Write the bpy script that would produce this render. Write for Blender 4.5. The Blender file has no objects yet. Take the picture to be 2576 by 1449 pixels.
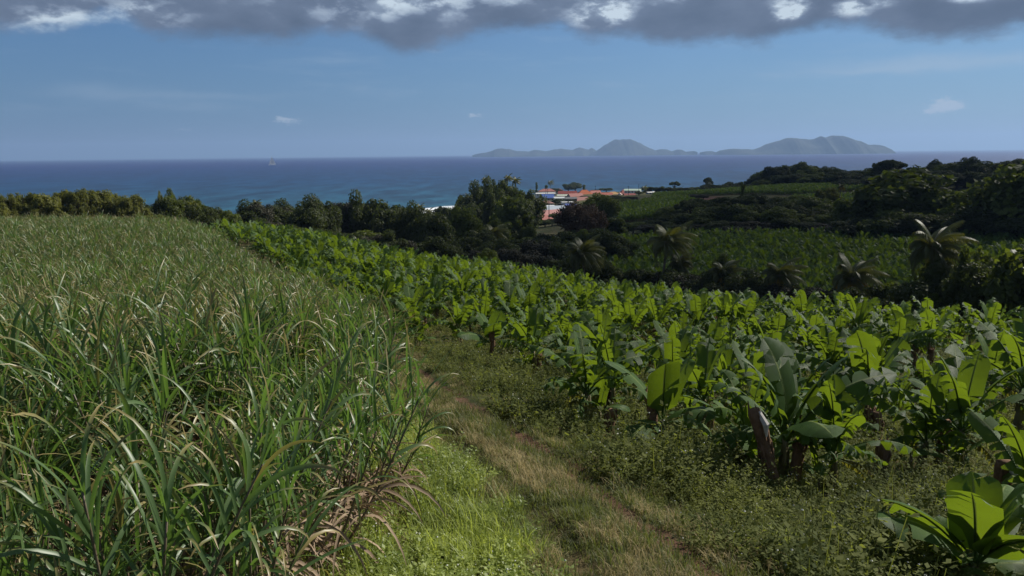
import bpy, math, random
import numpy as np
from mathutils import Vector, Matrix

# ------------------------------------------------------------------ camera
C = bpy.context.scene
COL = C.collection
R = math.radians
CAM_H = 50.0
FPX = 1909.0                      # focal length in pixels of a 2576 px wide picture
PITCH, ROLL = 10.05, 0.62
cp, sp = math.cos(R(PITCH)), math.sin(R(PITCH))
cr, sr = math.cos(R(ROLL)), math.sin(R(ROLL))
FWD = np.array([0, cp, -sp]); UP0 = np.array([0, sp, cp]); RT0 = np.array([1.0, 0, 0])
RT = RT0 * cr - UP0 * sr
UP = UP0 * cr + RT0 * sr
cam_d = bpy.data.cameras.new('camera'); cam = bpy.data.objects.new('camera', cam_d); COL.objects.link(cam)
cam.matrix_world = Matrix(((RT[0], UP[0], -FWD[0], 0), (RT[1], UP[1], -FWD[1], 0), (RT[2], UP[2], -FWD[2], CAM_H), (0, 0, 0, 1)))
cam_d.angle = 2 * math.atan(1288 / FPX); cam_d.clip_start = 0.3; cam_d.clip_end = 90000
C.camera = cam

def ray(u, v):
    d = FWD + RT * ((u - 1288) / FPX) + UP * ((724.5 - v) / FPX)
    return d / np.linalg.norm(d)
def azel(u, v):
    d = ray(u, v); return math.degrees(math.atan2(d[0], d[1])), math.degrees(math.asin(d[2]))
def at(u, v, r):
    """point seen at pixel (u, v) at horizontal distance r"""
    d = ray(u, v); k = r / math.hypot(d[0], d[1]); return np.array([d[0] * k, d[1] * k, CAM_H + d[2] * k])

# ------------------------------------------------------------------ view, sun, world
C.view_settings.view_transform = 'Standard'; C.view_settings.look = 'None'
C.view_settings.exposure = EXPOSURE = 0.27; C.view_settings.gamma = 1
SUN_AZ, SUN_EL = 58.0, 40.0
sun_d = bpy.data.lights.new('sun', 'SUN'); sun = bpy.data.objects.new('sun', sun_d); COL.objects.link(sun)
sun_d.energy = 5.0; sun_d.angle = R(0.53); sun_d.color = (1, 0.95, 0.86)
sd = Vector((math.sin(R(SUN_AZ)) * math.cos(R(SUN_EL)), math.cos(R(SUN_AZ)) * math.cos(R(SUN_EL)), math.sin(R(SUN_EL))))
sun.rotation_euler = sd.to_track_quat('Z', 'Y').to_euler(); sun.location = (0, 0, 300)

class Nodes:
    """short-hand for building node trees"""
    def __init__(s, nt): s.nt = nt
    def new(s, t, **k):
        n = s.nt.nodes.new(t)
        for a, b in k.items(): setattr(n, a, b)
        return n
    def put(s, sock, val):
        if isinstance(val, bpy.types.NodeSocket): s.nt.links.new(val, sock)
        elif val is not None:
            if hasattr(sock.default_value, '__len__') and not hasattr(val, '__len__'): val = [val] * len(sock.default_value)
            if hasattr(sock.default_value, '__len__') and len(sock.default_value) == 4 and len(val) == 3: val = (*val, 1)
            sock.default_value = val
    def m(s, op, a, b=None, c=None, clamp=False):
        n = s.new('ShaderNodeMath', operation=op, use_clamp=clamp); s.put(n.inputs[0], a)
        if b is not None: s.put(n.inputs[1], b)
        if c is not None: s.put(n.inputs[2], c)
        return n.outputs[0]
    def add(s, a, b): return s.m('ADD', a, b)
    def sub(s, a, b): return s.m('SUBTRACT', a, b)
    def mul(s, a, b): return s.m('MULTIPLY', a, b)
    def rng(s, x, a, b, c=0.0, d=1.0, smooth=True):
        n = s.new('ShaderNodeMapRange', interpolation_type='SMOOTHSTEP' if smooth else 'LINEAR')
        s.put(n.inputs[0], x); s.put(n.inputs[1], a); s.put(n.inputs[2], b); s.put(n.inputs[3], c); s.put(n.inputs[4], d)
        return n.outputs[0]
    def mix(s, f, a, b, mode='MIX'):
        n = s.new('ShaderNodeMix', data_type='RGBA', blend_type=mode); s.put(n.inputs[0], f); s.put(n.inputs[6], a); s.put(n.inputs[7], b)
        return n.outputs[2]
    def noise(s, vec, scale, detail=4, rough=0.55, dim='3D', dist=0.0):
        n = s.new('ShaderNodeTexNoise', noise_dimensions=dim)
        if vec is not None: s.put(n.inputs['Vector'], vec)
        s.put(n.inputs['Scale'], scale); s.put(n.inputs['Detail'], detail); s.put(n.inputs['Roughness'], rough); s.put(n.inputs['Distortion'], dist)
        return n.outputs['Fac']
    def mapping(s, vec, scale=(1, 1, 1), loc=(0, 0, 0), rot=(0, 0, 0)):
        n = s.new('ShaderNodeMapping'); s.put(n.inputs[0], vec); n.inputs[1].default_value = loc; n.inputs[2].default_value = rot; n.inputs[3].default_value = scale
        return n.outputs[0]
    def pos(s): return s.new('ShaderNodeNewGeometry').outputs['Position']
    def bump(s, h, strength, dist=0.1):
        n = s.new('ShaderNodeBump'); s.put(n.inputs['Height'], h); s.put(n.inputs['Strength'], strength); s.put(n.inputs['Distance'], dist)
        return n.outputs[0]
    def ramp(s, f, stops):
        n = s.new('ShaderNodeValToRGB'); s.put(n.inputs[0], f); e = n.color_ramp.elements
        for i, (p, c) in enumerate(stops):
            q = e[i] if i < 2 else e.new(p)
            q.position = p; q.color = (*c, 1)
        return n.outputs[0]

def make_world():
    w = bpy.data.worlds.new('World'); C.world = w; w.use_nodes = True
    nt = w.node_tree; nt.nodes.clear(); N = Nodes(nt)
    sky = N.new('ShaderNodeTexSky', sky_type='NISHITA'); sky.sun_disc = False
    sky.sun_elevation = R(SUN_EL); sky.sun_rotation = R(SUN_AZ); sky.altitude = 50; sky.air_density = 1.0; sky.dust_density = 0.35; sky.ozone_density = 1.6
    d = N.new('ShaderNodeTexCoord').outputs['Generated']
    sx = N.new('ShaderNodeSeparateXYZ'); N.put(sx.inputs[0], d); x, y, z = sx.outputs
    az = N.mul(N.m('ARCTAN2', x, y), 57.2958); el = N.mul(N.m('ARCSINE', z), 57.2958)
    p = N.new('ShaderNodeCombineXYZ'); N.put(p.inputs[0], az); N.put(p.inputs[1], N.mul(el, 2.0)); p = p.outputs[0]
    n1 = N.noise(p, 0.13, 7, 0.58); n2 = N.noise(N.mapping(p, loc=(31, 7, 3)), 0.45, 7, 0.62); n3 = N.noise(N.mapping(p, loc=(3, 17, 9)), 0.22, 8, 0.5)
    n4 = N.noise(N.mapping(p, loc=(5, 71, 3)), 1.1, 8, 0.62)
    wob = N.add(N.add(N.mul(N.sub(n2, 0.5), 1.3), N.mul(N.sub(n1, 0.5), 1.4)), N.mul(N.sub(n4, 0.5), .8))
    # lower rim of the cloud bank, elevation against azimuth
    fc = N.new('ShaderNodeFloatCurve'); cv = fc.mapping.curves[0]
    rim = [(0, 78), (150, 82), (290, 52), (400, 98), (560, 95), (700, 108), (860, 88), (950, 112), (1020, 136), (1130, 122), (1260, 84), (1400, 76), (1480, 104), (1600, 98), (1670, 118), (1810, 108), (1900, 112), (2010, 86), (2150, 76), (2260, 98), (2400, 108), (2500, 92), (2576, 76)]
    pts = []
    for u, v in rim:
        a, e = azel(u, v); pts.append(((a + 60) / 120, e / 15))
    cv.points[0].location = (0, pts[0][1]); cv.points[1].location = (1, pts[-1][1])
    for q in pts: cv.points.new(*q)
    fc.mapping.update(); N.put(fc.inputs['Value'], N.rng(az, -60, 60, smooth=False)); rim_el = N.mul(fc.outputs[0], 15)
    bank = N.rng(N.add(N.sub(el, rim_el), N.mul(wob, 1.0)), -0.35, 0.95)
    high = N.rng(N.add(el, N.mul(N.sub(n1, 0.5), 50)), 20, 34)           # the bank thins a little overhead, kept thick to hold ambient light down
    bank = N.mul(bank, N.rng(high, 0, 1, 1, 0.78))
    def blob(u, v, w_, h_, k=1.0, warp=0.5):
        a, e = azel(u, v); dx = N.mul(N.sub(N.add(az, N.mul(N.sub(n2, 0.5), 7 * warp)), a), 1909 / 57.3 / w_)
        dy = N.mul(N.sub(N.add(el, N.mul(N.sub(n3, 0.5), 4 * warp)), e), 1909 / 57.3 / h_)
        r2 = N.add(N.mul(dx, dx), N.mul(dy, dy)); return N.mul(N.m('EXPONENT', N.mul(r2, -1)), k)
    lit = None
    for b in [(330, 34, 120, 40, .62), (190, 60, 90, 25, .5), (90, 50, 90, 30, .42), (1530, 22, 50, 32, 1.0), (1455, 50, 50, 26, .55), (1990, 28, 30, 34, .9), (2140, 14, 34, 16, .8), (1720, -6, 50, 10, .9), (2210, 0, 34, 10, .8),
              (2080, 101, 34, 9, 1.0), (1125, 124, 40, 9, .7), (2450, -5, 70, 14, .7), (860, 30, 190, 30, .38), (1180, 15, 170, 30, .42), (2560, 88, 30, 8, .6), (1000, -15, 300, 25, .4)]:
        q = blob(*b); lit = q if lit is None else N.add(lit, q)
    n5 = N.noise(N.mapping(p, loc=(9, 3, 40)), .42, 9, .58)
    shade = N.add(N.mul(lit, N.add(0.30, N.mul(N.rng(n5, .40, .60), .95))), N.add(N.mul(N.sub(n3, 0.44), 1.0), N.mul(N.sub(n4, 0.5), .16)))
    shade = N.add(shade, N.mul(N.rng(N.sub(el, rim_el), 0.1, 2.6), 0.16))
    ccol = N.ramp(shade, [(0.0, (0.088, 0.122, 0.188)), (0.35, (0.138, 0.182, 0.268)), (0.62, (0.28, 0.35, 0.46)), (1.0, (0.64, 0.75, 0.84))])
    # small far cumulus and thin streaks
    far = None
    for b in [(725, 308, 34, 11, 1.1, .15), (700, 300, 14, 8, .9, .15), (1195, 290, 26, 8, .9, .2), (1420, 281, 14, 5, .7, .2), (2370, 262, 32, 22, 1.2, .25), (2335, 278, 22, 9, 1.0, .2), (2405, 270, 24, 9, .9, .2), (2270, 278, 14, 9, .55, .2),
              (940, 330, 20, 9, .5, .2), (450, 325, 26, 8, .4, .3), (500, 330, 60, 8, .3, .3), (1712, 313, 9, 9, .5, .2), (1585, 308, 9, 12, .3, .2), (2550, 270, 26, 6, .4, .3), (820, 325, 20, 8, .35, .2)]:
        q = blob(*b); far = q if far is None else N.add(far, q)
    puff = N.mul(N.rng(N.add(N.mul(far, .9), N.mul(N.sub(N.noise(p, 1.5, 8, .68), 0.5), 3.4)), 0.45, 1.25), N.rng(far, .12, .45))
    ps = N.mapping(p, scale=(1, 3.2, 1), rot=(0, 0, R(7))); st = N.noise(ps, 0.09, 6, 0.6)
    streak = N.mul(N.mul(N.rng(st, 0.50, 0.78), N.rng(el, 0.5, 4)), 0.22)
    c2 = None
    for b in [(2400, 155, 260, 16, .5, .4), (2200, 180, 160, 8, .3, .4), (470, 240, 200, 8, .22, .4), (250, 225, 100, 12, .2, .4)]:
        q = blob(*b); c2 = q if c2 is None else N.add(c2, q)
    thin = N.m('MAXIMUM', streak, N.mul(c2, 0.75))
    # air: the sky as the Nishita model gives it, deepened a little
    skyc = N.mix(1.0, sky.outputs[0], (0.48, 0.78, 1.12), 'MULTIPLY')
    skyb = N.mix(1.0, skyc, (SKY_K,) * 3, 'MULTIPLY')
    # towards the horizon the real air that day was hazier and darker than the model's
    low = N.rng(el, -1.0, 9.0, 0.0, 1.0)
    haz = N.mix(N.rng(az, -32, 36), (0.082, 0.178, 0.355), (0.225, 0.36, 0.53))
    skyb = N.mix(N.mul(N.sub(1.0, N.mul(low, 0.55)), 0.72), skyb, haz)
    c = N.mix(thin, skyb, (0.46, 0.56, 0.68))
    c = N.mix(N.mul(puff, 0.75), c, (0.52, 0.60, 0.70))
    ccol = N.mix(N.rng(el, 12, 24), ccol, (0.11, 0.135, 0.20))       # unseen overhead cloud darkened to lower the ambient light
    c = N.mix(bank, c, ccol)
    bg = N.new('ShaderNodeBackground'); N.put(bg.inputs[0], c); bg.inputs[1].default_value = 0.79
    out = N.new('ShaderNodeOutputWorld'); nt.links.new(bg.outputs[0], out.inputs[0])
SKY_K = 0.072
make_world()

# ------------------------------------------------------------------ object helpers
def tag(o, label=None, cat=None, group=None, kind=None):
    if label: o['label'] = label
    if cat: o['category'] = cat
    if group: o['group'] = group
    if kind: o['kind'] = kind
    return o
def mesh_data(name, V, F, mats=(), midx=None, uv=None, smooth=False):
    """V (n,3); F list or array of faces (all the same size if array); uv per loop"""
    me = bpy.data.meshes.new(name); V = np.asarray(V, np.float32)
    if isinstance(F, np.ndarray):
        k = F.shape[1]; n = F.shape[0]
        me.vertices.add(len(V)); me.vertices.foreach_set('co', V.ravel())
        me.loops.add(n * k); me.loops.foreach_set('vertex_index', F.astype(np.int32).ravel())
        me.polygons.add(n); me.polygons.foreach_set('loop_start', np.arange(0, n * k, k, dtype=np.int32))
        try: me.polygons.foreach_set('loop_total', np.full(n, k, np.int32))
        except Exception: pass
    else: me.from_pydata(V.tolist(), [], F)
    for m in mats: me.materials.append(m)
    if midx is not None: me.polygons.foreach_set('material_index', np.asarray(midx, np.int32))
    if smooth: me.polygons.foreach_set('use_smooth', np.ones(len(me.polygons), bool))
    if uv is not None:
        l = me.uv_layers.new(name='UVMap'); l.data.foreach_set('uv', np.asarray(uv, np.float32).ravel())
    me.update(calc_edges=True); me.validate()
    return me
def link(name, data, parent=None, loc=None):
    o = bpy.data.objects.new(name, data); COL.objects.link(o)
    if parent is not None: o.parent = parent
    if loc is not None: o.location = loc
    return o
def copy_tree(o, loc=None, rotz=0, scale=1.0):
    c = o.copy(); COL.objects.link(c)
    for k in list(c.keys()):
        if k in ('label', 'group', 'category', 'kind'): c[k] = o[k]
    for ch in o.children:
        d = ch.copy(); COL.objects.link(d); d.parent = c
        for g in ch.children:
            e = g.copy(); COL.objects.link(e); e.parent = d
    if loc is not None: c.location = loc
    c.rotation_euler = (0, 0, rotz); c.scale = (scale,) * 3 if not hasattr(scale, '__len__') else scale
    return c

class MB:
    """collects faces with uvs and material slots"""
    def __init__(s): s.V = []; s.F = []; s.UV = []; s.M = []; s.n = 0
    def grid(s, P, UV=None, m=0, close=False):
        """P (a,b,3) grid of points"""
        P = np.asarray(P, float); a, b = P.shape[:2]; base = s.n
        s.V.append(P.reshape(-1, 3)); s.n += a * b
        for i in range(a - 1):
            for j in range(b if close else b - 1):
                j2 = (j + 1) % b
                s.F.append((base + i * b + j, base + i * b + j2, base + (i + 1) * b + j2, base + (i + 1) * b + j)); s.M.append(m)
                if UV is None: s.UV += [(j / b, i / a), ((j + 1) / b, i / a), ((j + 1) / b, (i + 1) / a), (j / b, (i + 1) / a)]
                else: s.UV += [UV[i][j], UV[i][j2], UV[i + 1][j2], UV[i + 1][j]]
    def tube(s, pts, rad, sides=6, m=0, cap=True):
        pts = np.asarray(pts, float); n = len(pts); T = np.gradient(pts, axis=0); ring = []
        for i in range(n):
            t = T[i] / (np.linalg.norm(T[i]) + 1e-9); a = np.cross(t, (0.3, 0.9, 0.1) if abs(t[1]) < .9 else (1, 0, 0)); a /= np.linalg.norm(a); b = np.cross(t, a)
            th = np.linspace(0, 2 * math.pi, sides, endpoint=False)
            ring.append(pts[i] + rad[i] * (np.cos(th)[:, None] * a + np.sin(th)[:, None] * b))
        base = s.n; s.grid(np.array(ring), m=m, close=True)
        if cap:
            s.F.append(tuple(base + (n - 1) * sides + k for k in range(sides))); s.M.append(m); s.UV += [(.5, .5)] * sides
    def box(s, c, d, rz=0, m=0):
        x, y, z = d[0] / 2, d[1] / 2, d[2] / 2; co, si = math.cos(rz), math.sin(rz)
        P = [(sx * x, sy * y, sz * z) for sz in (-1, 1) for sy in (-1, 1) for sx in (-1, 1)]
        P = [(c[0] + a * co - b * si, c[1] + a * si + b * co, c[2] + e) for a, b, e in P]
        s.faces(P, [(0, 2, 3, 1), (4, 5, 7, 6), (0, 1, 5, 4), (2, 6, 7, 3), (0, 4, 6, 2), (1, 3, 7, 5)], m)
    def faces(s, P, F, m=0):
        base = s.n; s.V.append(np.asarray(P, float)); s.n += len(P)
        for f in F:
            s.F.append(tuple(base + k for k in f)); s.M.append(m); s.UV += [(0, 0)] * len(f)
    def data(s, name, mats, smooth=False):
        return mesh_data(name, np.concatenate(s.V), s.F, mats, s.M, s.UV, smooth)
    def build(s, name, mats, parent=None, loc=None, smooth=False):
        if not isinstance(mats, (list, tuple)): mats = [mats]
        return link(name, s.data(name, mats, smooth), parent, loc)

# ------------------------------------------------------------------ materials
def material(name):
    m = bpy.data.materials.new(name); m.use_nodes = True; m.node_tree.nodes.clear(); N = Nodes(m.node_tree)
    out = N.new('ShaderNodeOutputMaterial'); return m, N, out
def principled(N, col, rough=0.6, spec=0.5, normal=None, metal=0.0):
    b = N.new('ShaderNodeBsdfPrincipled'); N.put(b.inputs['Base Color'], col); N.put(b.inputs['Roughness'], rough)
    N.put(b.inputs['Specular IOR Level'], spec); N.put(b.inputs['Metallic'], metal)
    if normal is not None: N.put(b.inputs['Normal'], normal)
    return b.outputs[0]
def simple(name, col, rough=0.7, spec=0.3, var=0.25, scale=1.0, bump=0.0):
    m, N, out = material(name)
    n = N.noise(N.pos(), scale, 4); c = N.mix(n, [x * (1 - var) for x in col], [min(1, x * (1 + var)) for x in col])
    N.nt.links.new(principled(N, c, rough, spec, N.bump(n, bump, .05) if bump else None), out.inputs[0]); return m
def leafy(name, col_a, col_b, trans, tf=0.4, rough=0.5, spec=0.4, big=0.08, midrib=None, veins=False, dry=None, objvar=0.25):
    """thin leaf: reflects, and lets light through with a yellower colour"""
    m, N, out = material(name); P = N.pos()
    rnd = N.new('ShaderNodeObjectInfo').outputs['Random']
    n = N.rng(N.add(N.mul(N.noise(P, big, 3), 0.6), N.mul(N.noise(P, 2.3, 3), 0.4)), 0.36, 0.64)
    f = N.add(N.mul(n, 1 - objvar), N.mul(rnd, objvar))
    c = N.mix(f, col_a, col_b); t = N.mix(f, [x * .75 for x in trans], trans)
    nor = None
    uvn = N.new('ShaderNodeUVMap').outputs[0]; s = N.new('ShaderNodeSeparateXYZ'); N.put(s.inputs[0], uvn)
    if dry:                                                  # tips and edges turning straw-coloured on some leaves
        k = N.mul(N.rng(N.add(s.outputs[1], N.mul(N.noise(P, 1.1, 2), 0.9)), 1.12, 1.5), 0.9)
        c = N.mix(k, c, dry); t = N.mix(k, t, [x * .5 for x in dry])
    if midrib:
        k = N.rng(N.m('ABSOLUTE', s.outputs[0]), 0.03, 0.085, 1, 0)
        c = N.mix(k, c, midrib); t = N.mix(k, t, [x * 0.3 for x in midrib])
    if veins:
        wv = N.new('ShaderNodeTexWave', bands_direction='Y'); N.put(wv.inputs['Vector'], N.mapping(uvn, scale=(.02, 1, 1))); wv.inputs['Scale'].default_value = 16; wv.inputs['Distortion'].default_value = .6
        nor = N.bump(wv.outputs['Fac'], 0.35, 0.02)
        t = N.mix(N.mul(wv.outputs['Fac'], .35), t, [x * .55 for x in trans])
    b = principled(N, c, rough, spec, nor)
    tr = N.new('ShaderNodeBsdfTranslucent'); N.put(tr.inputs[0], t)
    if nor is not None: N.put(tr.inputs['Normal'], nor)
    mx = N.new('ShaderNodeMixShader'); mx.inputs[0].default_value = tf
    N.nt.links.new(b, mx.inputs[1]); N.nt.links.new(tr.outputs[0], mx.inputs[2]); N.nt.links.new(mx.outputs[0], out.inputs[0])
    return m

# ------------------------------------------------------------------ terrain
def _ctl():
    A = []
    for u, v, drop in [(-250, 1449, 4.3), (300, 1449, 4.4), (650, 1449, 4.45), (1100, 1449, 4.5), (1650, 1449, 4.6), (2000, 1449, 5.2), (2500, 1449, 6.3), (1350, 1120, 5.5), (1150, 1010, 6.2), (1000, 930, 7.3), (870, 840, 8.8),
                       (900, 1200, 4.95), (1680, 1115, 7.4), (1962, 1178, 7.2), (2090, 1193, 7.3), (2415, 1144, 7.9), (1481, 1043, 7.0), (1237, 893, 8.5), (1152, 852, 9.5), (1342, 929, 8.3), (2183, 1075, 8.8), (2500, 1290, 6.9), (1450, 1180, 5.5), (1700, 1290, 5.6),
                       (1900, 960, 9.8), (2400, 950, 10.2), (2000, 815, 14.2), (2500, 860, 13), (1500, 790, 11.8), (1200, 770, 11), (1440, 735, 17.4), (1270, 690, 17.6), (700, 610, 13.6), (900, 650, 13.6), (1100, 700, 13.6), (960, 760, 10.6)]:
        a, e = azel(u, v); A.append((a, drop / math.tan(R(-e)), drop))
    for a, lst in {-34: [(8, 4.4), (30, 7.3), (60, 8.4), (110, 9.8), (150, 13.5), (200, 20), (350, 34), (600, 52), (900, 60)],
                   -24: [(30, 7.6), (60, 8.9), (110, 10.8), (150, 16), (200, 21), (350, 35), (600, 52), (900, 60)],
                   -14: [(60, 10.8), (150, 19), (200, 24), (300, 33), (560, 50), (650, 53), (900, 60)],
                   -6: [(125, 20.5), (200, 27), (350, 36), (500, 44), (640, 49.5), (720, 52), (900, 60)],
                   3: [(118, 20.5), (150, 24), (220, 28), (350, 35), (520, 43), (700, 44.5), (850, 46), (950, 50), (1100, 58)],
                   10: [(95, 19.5), (130, 24), (170, 24.5), (220, 24), (350, 27), (450, 30), (600, 36), (820, 43.5), (1000, 50), (1200, 60)],
                   20: [(95, 21), (130, 24.5), (170, 24), (220, 22.5), (300, 23), (450, 25), (550, 25.5), (700, 35), (900, 50), (1200, 60)],
                   32: [(75, 17.5), (100, 21), (140, 22.5), (200, 20.5), (300, 20), (450, 20), (600, 20.5), (760, 36), (950, 50), (1200, 60)],
                   42: [(20, 7.8), (100, 19), (200, 18), (450, 16), (600, 17), (950, 50)],
                   -42: [(20, 6), (100, 11), (200, 19), (600, 52)]}.items():
        for r, dr in lst: A.append((a, r, dr))
    for a in (-42, -20, 0, 20, 42): A.append((a, 1.5, 3.95))
    return np.array(A)
_A = _ctl()
def _xy(az, r): return np.stack([np.asarray(az) / 14.0, np.log(np.asarray(r)) * 1.6], -1)
def _fit():
    X = _xy(_A[:, 0], _A[:, 1]); z = np.log(_A[:, 2]); n = len(X)
    d = np.linalg.norm(X[:, None] - X[None], axis=-1); K = np.where(d > 0, d * d * np.log(d + 1e-12), 0) + np.eye(n) * 0.004
    P = np.hstack([np.ones((n, 1)), X]); L = np.block([[K, P], [P.T, np.zeros((3, 3))]])
    return X, np.linalg.solve(L, np.concatenate([z, np.zeros(3)]))
_X, _W = _fit()
def _drop(az, r):
    az = np.asarray(az, float); r = np.maximum(np.asarray(r, float), 1.5); sh = az.shape
    back = np.clip((np.abs(az) - 45) / 60, 0, 1)[..., None].reshape(sh)
    a = np.clip(az, -44, 44) * (1 - back)
    Q = _xy(a.ravel(), np.broadcast_to(r, sh).ravel()); d = np.linalg.norm(Q[:, None] - _X[None], axis=-1)
    K = np.where(d > 0, d * d * np.log(d + 1e-12), 0)
    return np.exp(K @ _W[:-3] + np.hstack([np.ones((len(Q), 1)), Q]) @ _W[-3:]).reshape(sh)
_ruts = []                      # filled below, shallow wheel ruts
def seg_dist(P, line):
    """signed distance of points to a polyline, and the arc position"""
    P = np.asarray(P, float)[:, :2]; best = np.full(len(P), 1e9); sgn = np.ones(len(P)); arc = np.zeros(len(P)); s0 = 0
    for a, b in zip(line[:-1], line[1:]):
        a = np.array(a[:2]); b = np.array(b[:2]); ab = b - a; L = np.linalg.norm(ab); t = np.clip(((P - a) @ ab) / L ** 2, 0, 1)
        q = a + t[:, None] * ab; d = np.linalg.norm(P - q, axis=1); k = d < best
        cr_ = ab[0] * (P[:, 1] - a[1]) - ab[1] * (P[:, 0] - a[0])
        best[k] = d[k]; sgn[k] = np.sign(cr_[k]); arc[k] = (s0 + t * L)[k]; s0 += L
    return best * sgn, arc
def ground(P):
    P = np.atleast_2d(np.asarray(P, float)); x, y = P[:, 0], P[:, 1]
    z = np.empty(len(P))
    for i in range(0, len(P), 20000):
        s = slice(i, i + 20000); z[s] = CAM_H - _drop(np.degrees(np.arctan2(x[s], y[s])), np.hypot(x[s], y[s]))
    z = z + 0.05 * np.sin(x * 1.3 + 0.6 * y) * np.sin(y * 0.9 - .4 * x) + 0.03 * np.sin(x * 3.1) * np.sin(y * 2.7)
    for line in _ruts:
        d, _ = seg_dist(P, line); z = z - 0.10 * np.exp(-(d / 0.22) ** 2)
    return z
def gz(x, y): return float(ground([(x, y)])[0])
def hit(u, v):
    """where the ray through pixel (u, v) meets the ground"""
    d = ray(u, v); h = math.hypot(d[0], d[1]); rs = np.exp(np.linspace(math.log(2.5), math.log(1500), 1500))
    P = np.stack([d[0] / h * rs, d[1] / h * rs], -1); g = ground(P); z = CAM_H + d[2] / h * rs
    i = int(np.argmax(z < g)); i = max(i, 1); f = (z[i - 1] - g[i - 1]) / ((z[i - 1] - g[i - 1]) - (z[i] - g[i]) + 1e-9)
    r = rs[i - 1] + f * (rs[i] - rs[i - 1]); x, y = d[0] / h * r, d[1] / h * r
    return np.array([x, y, gz(x, y)])
def hits(L): return [hit(*p) for p in L]
rut_r = hits([(1075, 945), (1172, 1007), (1255, 1058), (1320, 1105), (1378, 1140), (1450, 1180), (1512, 1240), (1590, 1300), (1693, 1365), (1790, 1445)])
rut_l = hits([(1000, 990), (1050, 1030), (1111, 1084), (1203, 1166), (1290, 1235), (1400, 1335), (1470, 1440)])
far_t = hits([(830, 812), (870, 840), (930, 878), (1000, 925)])
rut_r = [far_t[0] + (0.6, .3, 0), far_t[1] + (.6, .3, 0), far_t[2] + (.6, .3, 0)] + rut_r
rut_l = [far_t[0] - (0.6, .3, 0), far_t[1] - (.6, .3, 0), far_t[2] - (.6, .3, 0)] + rut_l
for L in (rut_r, rut_l):
    d = L[-1] - L[-2]; L.append(L[-1] + d / np.linalg.norm(d[:2]) * 9)
_ruts = [rut_r, rut_l]
def resample(L, n):
    L = np.array(L)[:, :2]; s = np.concatenate([[0], np.cumsum(np.linalg.norm(np.diff(L, axis=0), axis=1))]); t = np.linspace(0, s[-1], n)
    return np.stack([np.interp(t, s, L[:, k]) for k in (0, 1)], -1)
track = (resample(rut_r, 40) + resample(rut_l, 40)) / 2      # runs from far to near

print('track pts', [tuple(np.round(p, 1)) for p in track[::6]])

# cane field edge (on the ground, near to far) and its far limit
cane_edge = [np.array(p) for p in [(1.2, -14), (-0.6, 2.0)]] + [p[:2] for p in hits([(640, 1449), (770, 1290), (840, 1150), (880, 1050), (893, 960)])]
def polar(u, r):
    a, _ = azel(u, 700); return np.array([r * math.sin(R(a)), r * math.cos(R(a))])
cane_edge += [polar(800, 38), polar(720, 48), polar(610, 62), polar(520, 85), polar(440, 112), polar(400, 128)]
print('cane edge', [tuple(np.round(p, 1)) for p in cane_edge])
def make_terrain():
    az = np.concatenate([np.arange(-180, -50, 6), np.arange(-50, 50.01, 0.4), np.arange(54, 180.01, 6)]); az[-1] = 180
    rs = np.concatenate([[0.01, 1.0], np.exp(np.arange(math.log(2.0), math.log(30), 0.012)), np.exp(np.arange(math.log(30), math.log(1500), 0.03))])
    A, Rr = np.meshgrid(R(1) * az, rs, indexing='ij'); X = Rr * np.sin(A); Y = Rr * np.cos(A); P = np.stack([X.ravel(), Y.ravel()], -1)
    z = np.maximum(ground(P), -12); V = np.column_stack([P, z]); na, nr = A.shape
    i, j = np.meshgrid(np.arange(na - 1), np.arange(nr - 1), indexing='ij'); i = i.ravel(); j = j.ravel()
    F = np.stack([i * nr + j, i * nr + j + 1, (i + 1) * nr + j + 1, (i + 1) * nr + j], -1)[:, ::-1]
    m, N, out = material('earth'); Pn = N.pos()
    soil_at = N.new('ShaderNodeAttribute', attribute_name='soil').outputs['Fac']
    n1 = N.noise(Pn, 0.6, 6, .6); n2 = N.noise(Pn, 7, 5, .7); n3 = N.noise(Pn, 0.03, 4)
    soil = N.mix(n2, (0.055, 0.030, 0.018), (0.20, 0.115, 0.072)); green = N.mix(n2, (0.022, 0.035, 0.010), (0.075, 0.085, 0.03))
    straw = N.mix(n2, (0.07, 0.055, 0.025), (0.17, 0.13, 0.06)); base = N.mix(N.rng(n1, .4, .62), green, straw)
    base = N.mix(N.rng(n3, .45, .62), base, green)
    c = N.mix(N.rng(N.add(soil_at, N.mul(N.sub(n1, .5), 1.6)), .60, .85), base, soil)
    N.nt.links.new(principled(N, c, .95, .1, N.bump(N.add(n2, N.noise(Pn, 30, 3)), .8, .08)), out.inputs[0])
    me = mesh_data('ground', V, F, [m], smooth=True)
    d1, a1 = seg_dist(V, rut_r); d2, _ = seg_dist(V, rut_l)
    near = np.hypot(V[:, 0], V[:, 1]) < 45
    s = (np.exp(-(d1 / .34) ** 2) + .45 * np.exp(-(d2 / .22) ** 2)) * near
    ce, _ = seg_dist(V, cane_edge); s = np.maximum(s, .35 * np.exp(-(ce / 1.2) ** 2) * near)
    at_ = me.attributes.new('soil', 'FLOAT', 'POINT'); at_.data.foreach_set('value', s.astype(np.float32))
    o = link('ground', me); tag(o, 'sloping ground of red earth and grass running down to the coast', 'ground', kind='structure')
make_terrain()

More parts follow.
